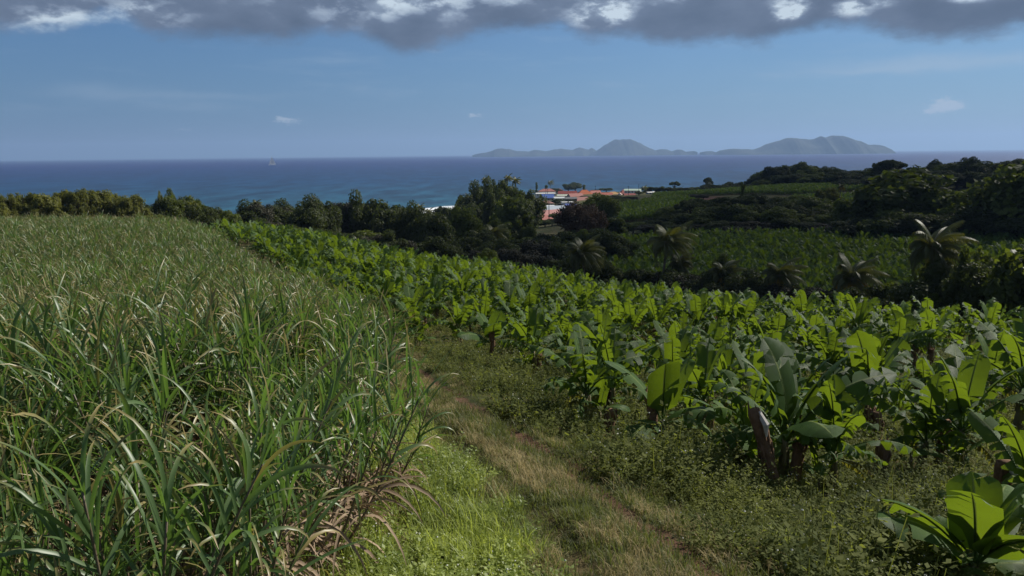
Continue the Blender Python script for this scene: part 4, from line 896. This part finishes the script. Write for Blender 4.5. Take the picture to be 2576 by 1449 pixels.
tree('umbrella', 2238, 403, 540, 66, 'broad umbrella-shaped tree on the ridge, in front of a pale roof'); tree('dark', 2442, 392, 500, 42, 'round tree crown standing highest above the right ridge'); tree('dark', 2352, 402, 520, 34, 'small round tree top above the right ridge')
# mid belt right of centre
lm = {'dark': 'dark tree in the long thicket between the two banana fields', 'green': 'olive tree in the long thicket between the two banana fields', 'drape': 'vine-covered tree in the long thicket between the two banana fields', 'umbrella': 'flat olive tree in the long thicket between the two banana fields', 'grey': 'dull tree in the long thicket between the two banana fields'}; G4 = 'trees of the long thicket'
belt(['green', 'dark', 'umbrella'], [(1690, 520, 250), (1740, 500, 255), (1800, 498, 262), (1860, 487, 265), (1900, 490, 262), (1960, 492, 258), (2020, 490, 252), (2060, 500, 246)], 30, lm, G4, 0, 84, .05, 8)
belt(['dark', 'drape', 'drape', 'green'], [(1660, 555, 232), (1720, 535, 230), (1800, 522, 230), (1880, 515, 230), (1960, 515, 228), (2040, 525, 226), (2100, 540, 222)], 32, lm, G4, 0, 86, .03, 10)
belt(['drape', 'dark', 'grey'], [(1640, 570, 222), (1740, 562, 219), (1850, 552, 217), (1960, 548, 216), (2060, 552, 214), (2180, 556, 212)], 42, lm, G4, 0, 80, .015, 8)
tree('column', 1868, 464, 330, 26, 'leaning dark tree with a knobbly top above the long thicket'); tree('umbrella', 1690, 548, 228, 80, 'shaded wide tree at the left end of the long thicket'); tree('grey', 1835, 575, 208, 72, 'pale dry shrub at the foot of the long thicket')
tree('bamboo', 2090, 468, 300, 42, 'yellowish tree beside the far banana field'); tree('bamboo', 2062, 478, 290, 36, 'second yellowish tree beside the far banana field')
belt(['dark', 'drape', 'green'], [(1570, 560, 232), (1620, 556, 235), (1680, 545, 240)], 22, lm, G4, 0, 66, .03, 8)
belt(['green', 'dark', 'grey'], [(1640, 500, 480), (1720, 496, 440), (1800, 492, 420)], 30, 'scattered bush at the foot of the far banana field', 'bushes at the foot of the far field', 0, 40, .05, 5)
# big dark trees at the right
lq = 'huge dark broad-leaved tree at the right, its sunlit top leaves bright green'
tree('bigleaf', 2290, 438, 218, 190, lq); tree('bigleaf', 2225, 470, 214, 120, 'dark broad-leaved tree on the left flank of the huge dark one'); tree('bigleaf', 2375, 475, 212, 120, 'dark broad-leaved tree on the right flank of the huge dark one'); tree('bigleaf', 2450, 488, 208, 120, 'dark broad-leaved tree between the huge one and the right edge')
tree('bigleaf', 2585, 418, 195, 160, 'tall black-looking tree at the right edge of the picture'); tree('bigleaf', 2510, 478, 200, 90, 'dark tree tucked left of the tall one at the right edge'); tree('bigleaf', 2150, 500, 222, 80, 'dim broad-leaved tree where the long thicket ends')
belt(['drape', 'dark', 'bigleaf'], [(2160, 545, 204), (2300, 525, 202), (2420, 535, 198), (2600, 525, 190)], 48, 'shadowed bush under the huge dark trees at the right', 'shadowed bushes under the huge trees', 0, 100, .02, 10)
belt(['dark', 'green'], [(2330, 470, 330), (2400, 480, 320), (2470, 470, 310), (2560, 465, 300)], 34, 'half-hidden green tree behind the huge dark trees', 'half-hidden trees at the right', 0, 60, .03, 8)
# thicket at the foot of the near field
VJ = 0
lt = 'dark leafy shrub in the strip between the near field and the valley'
belt(['drape', 'grey', 'dark'], [(1440, 650, 108), (1520, 655, 104), (1600, 665, 100), (1700, 680, 96), (1800, 692, 92), (1900, 702, 88), (2000, 714, 84), (2100, 728, 80), (2200, 725, 78)], 26, lt, 'dark shrubs at the foot of the near field', 0, 92, .03, 14)
belt(['bigleaf', 'dark', 'drape'], [(2230, 730, 78), (2300, 690, 76), (2380, 655, 74), (2460, 650, 72), (2560, 650, 70), (2660, 640, 68)], 30, 'dark bushy tree at the right foot of the near field', 'dark bushy trees at the right foot of the field', 0, 120, .04, 18)
tree('column', 2425, 640, 69, 60, 'slender tree with pale reddish young leaves and a thin straight trunk', None); tree('green', 2330, 735, 70, 90, 'olive bush at the edge of the near field, right of the last palm')
tree('green', 1225, 678, 105, 52, 'rounded light green bush beside the road'); tree('green', 1820, 645, 108, 50, 'small light green tree between two palms')
print('trees', NTREE[0])

# ------------------------------------------------------------------ palms
M_FROND = leafy('palm_frond', (0.036, 0.052, 0.018), (0.15, 0.155, 0.050), (0.26, 0.26, 0.03), tf=.28, rough=.5, spec=.3, big=.5, objvar=.4)
M_FYEL = leafy('yellow_palm_frond', (0.18, 0.13, 0.02), (0.42, 0.26, 0.03), (0.65, 0.42, 0.03), tf=.4, rough=.5, big=.5)
M_RACH = simple('frond_rib', (.20, .18, .10), .5, .5, .2, 5)
M_NUT = simple('coconut', (.16, .12, .04), .6, .3, .3, 5)
def palm_meshes(seed, H, L, n=19, wind=.5, yellow=4):
    rg = random.Random(seed); tr = MB(); c = rg.uniform(-.6, .6)
    pts = [np.array([c * (t ** 2), .3 * c * t, H * t]) for t in np.linspace(-.06, 1, 9)]; tr.tube(pts, [.26, .20] + [.16 - .003 * i for i in range(7)], 8); top = pts[-1]
    fr = MB(); yl = MB(); rb = MB()
    for i in range(n):
        f = i / (n - 1); phi = i * 2.4 + rg.uniform(-.2, .2); e0 = R(80 - 95 * f + rg.uniform(-8, 8)); bend = R(68 + 50 * math.sin(f * 2.5) + rg.uniform(-10, 15)); l = L * rg.uniform(.85, 1.1)
        m = 12; P, T, S = arc_line(top, phi, e0, bend, l, m, 1.3, 0); P = P + np.array([wind, 0, 0]) * (np.linspace(0, 1, m + 1) ** 2)[:, None]
        rb.tube(P[::2], np.linspace(.045, .008, len(P[::2])), 4, cap=False); dst = yl if f > 1 - yellow / n else fr
        for k in range(42):
            s = .12 + .87 * k / 41; x = s * m; a = min(int(x), m - 1); q = P[a] * (1 - x + a) + P[a + 1] * (x - a); ll = L * .34 * math.sin(math.pi * min(1, .22 + s * .75)) ** .6 * rg.uniform(.85, 1.1)
            for sd_ in (-1, 1):
                d = S[a] * sd_ * .75 + T[a] * .62 + np.array([0, 0, -.30 - .5 * f]) + np.array([wind * .35, 0, 0]); d /= np.linalg.norm(d); w = T[a] * .034
                e = q + d * ll * .55; t_ = q + d * ll * .92 + np.array([0, 0, -ll * .45]); dst.grid([[q - w, q + w], [e - w, e + w], [t_, t_ + w * .1]])
    nt = MB()
    for i in range(8):
        a = i * .8; cc = top + np.array([math.cos(a) * .24, math.sin(a) * .24, -.25 - .1 * (i % 3)]); g = [[cc + np.array([math.cos(p) * math.sin(t), math.sin(p) * math.sin(t), math.cos(t) * 1.2]) * .11 for p in np.linspace(0, 6.28, 7)] for t in np.linspace(.01, 3.13, 5)]; nt.grid(g)
    return tr, fr, yl, rb, nt
M_PTR = simple('palm_trunk_bark', (.13, .11, .085), .9, .2, .3, 6, .5)
def palm(u, v, r, wpx, label, seed, group=None, small=False, yellow=4):
    """crown centre at pixel (u, v), crown wpx wide, at distance r"""
    p = at(u, v, r); g = gz(p[0], p[1]); H = max(2.5, p[2] - g); L = wpx / FPX * r * .5 / .86
    root = link('coconut_palm', None, loc=(p[0], p[1], g)); tr, fr, yl, rb, nt = palm_meshes(seed, H, L, 16 if small else 24, L * .22, yellow)
    tr.build('trunk', [M_PTR], root, smooth=True)
    for q, nm, mt in ((fr, 'fronds', M_FROND), (yl, 'old_fronds', M_FYEL if yellow > 2 else M_FROND), (rb, 'frond_ribs', M_RACH)):
        if q.n: q.build(nm, [mt], root)
    if not small: nt.build('coconuts', [M_NUT], root, smooth=True)
    tag(root, label, 'palm tree', group)
G5 = 'coconut palms at the foot of the near field'
for a in [(1472, 640, 100, 112, 'coconut palm with drooping fronds, leftmost of the palms by the near field', 1, G5, False, 2), (1668, 612, 97, 122, 'tall coconut palm with one orange dead frond, below the long thicket', 2, G5, False, 2), (1712, 665, 99, 70, 'smaller coconut palm tucked right of the tall one with the orange frond', 3, G5, False, 1),
          (1825, 690, 93, 92, 'coconut palm with yellowing lower fronds, third along the foot of the field', 4, G5, False, 4), (1958, 695, 88, 104, 'coconut palm with a hanging pale frond, left of the golden-fronded palm', 5, G5, False, 4), (2135, 705, 80, 132, 'coconut palm with golden orange lower fronds, in front of the valley bananas', 6, G5, False, 8),
          (2350, 628, 74, 140, 'windswept coconut palm with shiny silvery fronds at the right', 7, G5, False, 1), (1245, 590, 165, 74, 'half-hidden coconut palm in the shade below the tall grove', 8, None, False, 1),
          (788, 512, 190, 30, 'small palm crown sticking out above the vine-covered belt', 9, None, True, 1), (1054, 525, 330, 30, 'seaside palm left of the white surf, the taller of two', 10, None, True, 1), (1078, 536, 320, 32, 'seaside palm left of the white surf, the lower of two', 11, None, True, 2),
          (960, 520, 200, 26, 'small palm top in the right half of the dark belt', 12, None, True, 1), (900, 608, 128, 42, 'yellowish young palm low in the dark belt at the banana edge', 13, None, True, 6),
          (1222, 455, 340, 24, 'palm crown on the grove top, leftmost of three', 14, 'palm crowns on the grove top', True, 1), (1274, 450, 340, 28, 'tallest palm crown on the grove top', 15, 'palm crowns on the grove top', True, 1), (1298, 456, 335, 28, 'bushy palm crown on the grove top, rightmost of three', 16, 'palm crowns on the grove top', True, 1),
          (1620, 474, 800, 18, 'tiny palm beside the white green-roofed house', 17, None, True, 1), (1385, 460, 900, 20, 'tiny palm behind the pink-roofed house', 18, None, True, 1), (640, 515, 190, 30, 'small palm at the left end of the vine-covered belt', 19, None, True, 1), (2113, 470, 292, 22, 'small yellow palm at the dirt road', 20, None, True, 6)]: palm(*a)

# ------------------------------------------------------------------ road, dirt road, ploughed field
def sheet(name, poly_px, z, mat, label, cat, step=4.0, polar_=False):
    """a sheet laid over the ground inside a polygon"""
    Q = np.array([polar(*p) for p in poly_px]) if polar_ else np.array([hit(*p)[:2] for p in poly_px]); x0, y0 = Q.min(0) - step; x1, y1 = Q.max(0) + step
    xs = np.arange(x0, x1, step); ys = np.arange(y0, y1, step); X, Y = np.meshgrid(xs, ys, indexing='ij'); P = np.column_stack([X.ravel(), Y.ravel()]); zz = ground(P) + z; k = inside(P, Q).reshape(X.shape); F = []; m = len(ys)
    for i in range(len(xs) - 1):
        for j in range(m - 1):
            if k[i, j] or k[i + 1, j + 1]: F.append((i * m + j, (i + 1) * m + j, (i + 1) * m + j + 1, i * m + j + 1))
    tag(link(name, mesh_data(name, np.column_stack([P, zz]), F, [mat], smooth=True)), label, cat, kind='structure')
def strip(name, line, w, z, mat, label, cat, n=80, kind='structure', dash=None):
    L = resample([np.array(p) for p in line], n); T = np.gradient(L, axis=0); T /= np.linalg.norm(T, axis=1)[:, None]; S = np.column_stack([T[:, 1], -T[:, 0]]); c0 = ground(L); V = []; F = []
    for i in range(n):
        for s in (-1, -.33, .33, 1): q = L[i] + S[i] * s * w / 2; V.append((q[0], q[1], c0[i] + z))
    for i in range(n - 1):
        if dash and i % dash[0] >= dash[1]: continue
        for j in range(3): F.append((i * 4 + j, i * 4 + j + 1, (i + 1) * 4 + j + 1, (i + 1) * 4 + j))
    o = link(name, mesh_data(name, V, F, [mat], smooth=True)); tag(o, label, cat, kind=kind); return o
asph = simple('asphalt', (.105, .10, .10), .9, .2, .25, 3, .3); dirt = simple('dirt_road_earth', (.26, .19, .13), .95, .1, .3, 2, .4); plough = simple('ploughed_earth', (.12, .065, .045), .95, .05, .35, .4, .8); wpaint = simple('road_paint', (.6, .6, .58), .8, .2, .1, 5)
road = [polar(1010, 150), polar(1100, 132), polar(1200, 119), polar(1290, 108), polar(1400, 99), polar(1500, 91), polar(1650, 86), polar(1850, 80)]
strip('road', road, 6.2, .22, asph, 'grey asphalt road passing under the trees at the foot of the field', 'road')
strip('road_marking', road, .14, .226, wpaint, 'dashed white centre line of the asphalt road', 'road', 160, 'structure', (4, 2))
strip('dirt_road', [polar(2020, 335), polar(2085, 395), polar(2140, 440), polar(2185, 470), polar(2230, 476)], 6, .25, dirt, 'pale dirt road at the edge of the far banana field', 'dirt road')
sheet('ploughed_field', [(2110, 380), (2150, 450), (2260, 465), (2300, 420), (2260, 360)], .15, plough, 'brown ploughed field beside the pale dirt road', 'field', 6, True)
sheet('bare_field', [(1625, 440), (1640, 480), (1800, 475), (1810, 430), (1720, 410)], .15, plough, 'narrow reddish brown strip of bare field right of the village', 'field', 6, True)

# ------------------------------------------------------------------ village
PAINT = {}
def paint(col, rough=.8):
    k = tuple(col)
    if k not in PAINT: PAINT[k] = simple('paint', col, rough, .25, .14, .5)
    return PAINT[k]
M_WIN = simple('dark_window_glass', (.03, .035, .04), .15, .6, .2, 1); M_DOOR = simple('wooden_door', (.12, .07, .04), .7, .2, .2, 2)
def house(u, v, r, w, d, h, roof, rc, wc, label, rz=0.0, pitch=.35, storeys=1, porch=False):
    """wall height h; pixel (u, v) is the middle of the roof"""
    pitch = pitch * 1.7 if roof != "flat" else pitch; w *= 1.12; h *= 1.1; p = at(u, v, r); g = gz(p[0], p[1]); rh = pitch * d / 2 if roof != 'flat' else .25; base = p[2] - h - rh * .5
    root = link('house', None, loc=(p[0], p[1], base)); root.rotation_euler = (0, 0, rz); found = max(0.3, base - g + 1)
    wb = MB(); wb.box((0, 0, (h - found) / 2), (w, d, h + found))
    if roof == 'gable': wb.faces([(-w / 2, -d / 2, h), (-w / 2, d / 2, h), (-w / 2, 0, h + rh), (w / 2, -d / 2, h), (w / 2, d / 2, h), (w / 2, 0, h + rh)], [(0, 2, 1), (3, 4, 5)])
    wb.build('wall', [paint(wc)], root)
    rb = MB(); o_ = .5; W, D = w / 2 + o_, d / 2 + o_; t = .14; z0 = h - .12
    def slab(a, b, c, e):
        P = [np.array(q, float) for q in (a, b, c, e)]; rb.faces(P + [q + (0, 0, t) for q in P], [(3, 2, 1, 0), (4, 5, 6, 7), (0, 1, 5, 4), (1, 2, 6, 5), (2, 3, 7, 6), (3, 0, 4, 7)])
    zt = h + rh + .02
    if roof == 'gable': slab((-W, -D, z0), (W, -D, z0), (W, 0, zt), (-W, 0, zt)); slab((W, D, z0), (-W, D, z0), (-W, 0, zt + .003), (W, 0, zt + .003))
    elif roof == 'hip':
        k = max(.3, W - D); slab((-W, -D, z0), (W, -D, z0), (k, 0, zt), (-k, 0, zt)); slab((W, D, z0), (-W, D, z0), (-k, 0, zt), (k, 0, zt)); slab((-W, D, z0), (-W, -D, z0), (-k, -.01, zt), (-k, .01, zt)); slab((W, -D, z0), (W, D, z0), (k, .01, zt), (k, -.01, zt))
    elif roof == 'shed': slab((-W, -D, z0), (W, -D, z0), (W, D, h + rh), (-W, D, h + rh))
    else: slab((-W, -D, h + .02), (W, -D, h + .02), (W, D, h + .12), (-W, D, h + .12))
    rb.build('roof', [paint(rc, .6)], root)
    nw = max(2, int(w / 3.2)); sh = h / storeys
    for s in range(storeys):
        for i in range(nw):
            x = -w / 2 + w * (i + .5) / nw; z = s * sh + sh * .55; door = s == 0 and i == nw // 2
            q = MB(); q.box((x, -d / 2 - .02, sh * .40 if door else z), (1.0 if door else 1.2, .08, sh * .78 if door else 1.2)); e = q.build('door' if door else 'window', [M_DOOR if door else M_WIN], root)
            if not door: f = MB(); f.box((x, -d / 2 - .05, z - .68), (1.5, .2, .1)); f.build('sill', [paint((.7, .7, .68))], e)
        for sx in (-1, 1):
            q = MB(); q.box((sx * (w / 2 + .02), 0, s * sh + sh * .55), (.08, 1.3, 1.2)); q.build('window', [M_WIN], root)
    if porch:
        q = MB(); q.box((0, -d / 2 - 1.5, sh - .15), (w * .9, 2.8, .12))
        for i in range(4): q.box((-w * .43 + i * w * .286, -d / 2 - 2.7, (sh - .3) / 2 - .3), (.16, .16, sh + .3))
        q.build('porch', [paint((.62, .6, .55))], root)
    tag(root, label, 'house', 'houses of the seaside village')
RED = (.26, .055, .04); ORG = (.50, .12, .035); SAL = (.34, .13, .10); WHT = (.72, .70, .66); TAN = (.55, .32, .13); CRM = (.60, .55, .42)
for a in [(1376, 478, 830, 16, 10, 6, 'hip', SAL, WHT, 'two-storey white house with a pale pink roof and balcony, left in the village', .1, .3, 2, True), (1372, 486, 800, 18, 7, 2.8, 'shed', (.55, .55, .53), WHT, 'low white annex in front of the pink-roofed house', .1, .1),
          (1378, 493, 740, 10, 8, 3, 'gable', (.07, .14, .42), (.35, .33, .3), 'small house with a bright blue roof', .15, .5), (1428, 484, 850, 18, 10, 3.2, 'gable', RED, CRM, 'house with a long dark red roof left of the bright orange roof', -.1, .35), (1470, 484, 840, 16, 12, 3, 'hip', ORG, (.5, .3, .2), 'house with the brightest orange roof in the village', .2, .5),
          (1447, 492, 780, 14, 10, 2.6, 'gable', (.30, .09, .07), (.3, .25, .22), 'house with a dull brownish red gable roof in front of the orange roof', .5, .5), (1417, 491, 790, 11, 8, 2.8, 'shed', (.42, .44, .36), CRM, 'cream-walled house with a grey-green lean-to roof', .0, .15), (1522, 488, 800, 13, 9, 2.6, 'gable', (.42, .12, .08), (.45, .3, .25), 'house with a flat-looking red roof left of the tan roof', .1, .35),
          (1542, 486, 820, 13, 10, 2.8, 'hip', TAN, (.5, .25, .2), 'house with a tan orange roof between the red roofs', .0, .35), (1559, 490, 790, 8, 9, 2.8, 'gable', (.62, .42, .38), WHT, 'small house with a white gable wall facing the field', 1.4, .5), (1568, 484, 830, 10, 10, 3.6, 'hip', (.34, .10, .08), (.4, .25, .2), 'house with a steep red roof beside the white box-shaped house', .2, .7),
          (1592, 477, 820, 15, 11, 6, 'gable', (.40, .50, .40), (.78, .78, .76), 'white two-storey box-shaped house with a pale green roof, rightmost in the village', -.25, .15, 2), (1643, 483, 800, 11, 8, 2.6, 'shed', (.62, .62, .6), (.5, .5, .48), 'low shed with a white roof among trees right of the village', .1, .1), (1392, 522, 560, 14, 9, 2.8, 'gable', (.42, .47, .52), (.5, .48, .46), 'house with a pale grey metal roof in the lower village', .3, .3),
          (1378, 518, 590, 9, 6, 2.6, 'shed', (.6, .62, .62), WHT, 'small white-roofed shed behind the grey metal roof', .1, .1), (1376, 508, 630, 9, 7, 3, 'hip', (.38, .20, .16), (.5, .47, .42), 'small house with a brown roof above the grey metal roof', .1, .3), (1428, 508, 600, 8, 6, 3.4, 'flat', (.6, .6, .58), WHT, 'small white cube-shaped house beside a blue tarpaulin', .2),
          (1437, 515, 585, 7, 6, 2.2, 'shed', (.08, .12, .36), (.2, .2, .2), 'lean-to covered with a blue tarpaulin', .2, .2), (1384, 537, 500, 14, 9, 3, 'gable', (.28, .07, .06), (.4, .25, .2), 'house with a dark red roof, upper of the two at the foot of the village', .7, .6), (1362, 546, 490, 14, 10, 2.6, 'hip', (.50, .20, .16), (.45, .3, .25), 'house with a faded salmon red roof, lowest in the village', .1, .35),
          (1436, 498, 690, 9, 7, 2.6, 'shed', (.12, .12, .12), (.2, .19, .18), 'dark unpainted shack below the brownish red roof', .1, .2), (1117, 562, 300, 9, 7, 3.4, 'gable', (.55, .2, .16), (.7, .72, .76), 'small whitish house glimpsed between trees near the surf', .3, .3), (2237, 425, 575, 18, 11, 4, 'hip', (.50, .33, .30), (.55, .48, .42), 'pale pink-roofed house half hidden behind the umbrella-shaped ridge tree', .1, .45), (1405, 478, 880, 11, 9, 3, 'hip', (.34, .11, .09), CRM, 'small dark red-roofed house behind the pink-roofed one', .1, .4), (1497, 483, 850, 10, 8, 3, 'gable', (.40, .13, .10), WHT, 'small red-roofed house just right of the bright orange roof', .3, .45), (1508, 491, 780, 12, 8, 2.8, 'hip', (.48, .17, .12), CRM, 'red-roofed house low between the orange roof and the tan roof', .0, .4),
          (1583, 490, 770, 10, 7, 2.6, 'gable', (.36, .10, .08), (.5, .4, .35), 'low dark red roof in front of the white box-shaped house', .2, .45), (1462, 500, 700, 11, 8, 2.8, 'gable', (.30, .12, .10), (.4, .38, .35), 'brown-red roof between the shack and the dull brownish gable', .4, .45), (1408, 497, 720, 9, 7, 2.8, 'shed', (.5, .52, .52), WHT, 'pale grey-roofed shed right of the blue roof', .1, .15),
          (1366, 527, 560, 11, 8, 2.8, 'hip', (.44, .15, .12), CRM, 'red-roofed house left of the pale grey metal roof', .2, .4), (1894, 466, 800, 10, 8, 3, 'shed', (.6, .6, .6), WHT, 'tiny white shed at the end of the low shore row', 0, .1)]: house(*a)

M_POLE = simple('utility_pole_wood', (.055, .045, .038), .9, .1, .2, 3)
def pole(u, vt, vb, r, label):
    p = at(u, vt, r); q = at(u, vb, r); g = min(q[2], gz(p[0], p[1])) if r > 1 else 0; h = p[2] - g; root = link('utility_pole', None, loc=(p[0], p[1], g)); m = MB(); m.tube([(0, 0, -.5), (0, 0, h)], [.24, .15], 8); m.build('post', [M_POLE], root)
    c = MB(); c.box((0, 0, h - .7), (2.4, .14, .16)); c.build('crossarm', [M_POLE], root)
    for x in (-1, 0, 1):
        i = MB(); i.tube([(x, 0, h - .6), (x, 0, h - .3)], [.07, .05], 6); i.build('insulator', [paint((.5, .5, .48))], root)
    tag(root, label, 'utility pole', 'utility poles in the village')
for a in [(1381, 505, 558, 400, 'tall dark utility pole in front of the red roofs at the foot of the village'), (1373, 473, 490, 780, 'thin utility pole in front of the pink-roofed house'), (1377, 474, 492, 775, 'second thin pole beside the one at the pink-roofed house'), (1498, 467, 484, 860, 'utility pole standing alone right of the orange roof'),
          (1581, 467, 492, 760, 'utility pole at the left of the white box-shaped house'), (1607, 463, 496, 740, 'utility pole at the right of the white box-shaped house')]: pole(*a)

# ------------------------------------------------------------------ unseen cloud between sun and valley, added and outlined to shade the fields below
def make_cloud():
    zc = 750.0; off = np.array([math.sin(R(SUN_AZ)), math.cos(R(SUN_AZ))]) * (zc - 28) / math.tan(R(SUN_EL)); rg = np.random.RandomState(5)
    rim = [polar(1180, 104), polar(1400, 99), polar(1600, 92), polar(1900, 82), polar(2200, 74), polar(2450, 66), polar(2900, 60), polar(3600, 70), polar(3600, 700), polar(2400, 800), polar(1900, 840), polar(1640, 800), polar(1640, 560), polar(1540, 500), polar(1520, 300), polar(1330, 230), polar(1100, 200)]
    L = resample(rim + [rim[0]], 160)[:-1]; c = L.mean(0); V = []; m = 14
    for k in range(m + 1):
        t = k / m; s = math.cos(t * math.pi / 2) ** .5 if t < 1 else 0
        for i, q in enumerate(L):
            n_ = 1 + .03 * math.sin(i * .55 + 5 * t) + .02 * math.sin(i * 1.4 + 1 + 7 * t); w = q * 1.0 if k == 0 else c + (q - c) * s * (n_ if k else 1)
            V.append((w[0] + off[0], w[1] + off[1], zc + 75 * math.sin(t * math.pi / 2) * (1 + .1 * math.sin(i * .3))))
    F = [(k * 159 + i, k * 159 + (i + 1) % 159, (k + 1) * 159 + (i + 1) % 159, (k + 1) * 159 + i) for k in range(m) for i in range(159)] + [tuple(range(158, -1, -1))]
    mt, N, out = material('cloud_vapour'); v = N.new('ShaderNodeVolumeScatter'); v.inputs['Density'].default_value = .0145; v.inputs['Anisotropy'].default_value = .5; v.inputs['Color'].default_value = (.98, .98, 1, 1)
    N.nt.links.new(v.outputs[0], out.inputs['Volume']); o = link('cloud', mesh_data('cloud', V, F, [mt], smooth=True)); tag(o, 'flat-bottomed white cloud added out of view to shade the valley', 'cloud', kind='stuff')
make_cloud()

# ------------------------------------------------------------------ air
def make_haze():
    b = MB(); b.box((0, 12500, 240), (42000, 29000, 620)); m, N, out = material('sea_air')
    v = N.new('ShaderNodeVolumePrincipled'); v.inputs['Color'].default_value = (.42, .63, 1.0, 1); v.inputs['Density'].default_value = HAZE; v.inputs['Anisotropy'].default_value = 0.2
    N.nt.links.new(v.outputs[0], out.inputs['Volume']); o = b.build('haze', [m]); tag(o, 'faint bluish sea air that fades the far islands', 'haze', kind='stuff')
HAZE = 7e-5
make_haze()
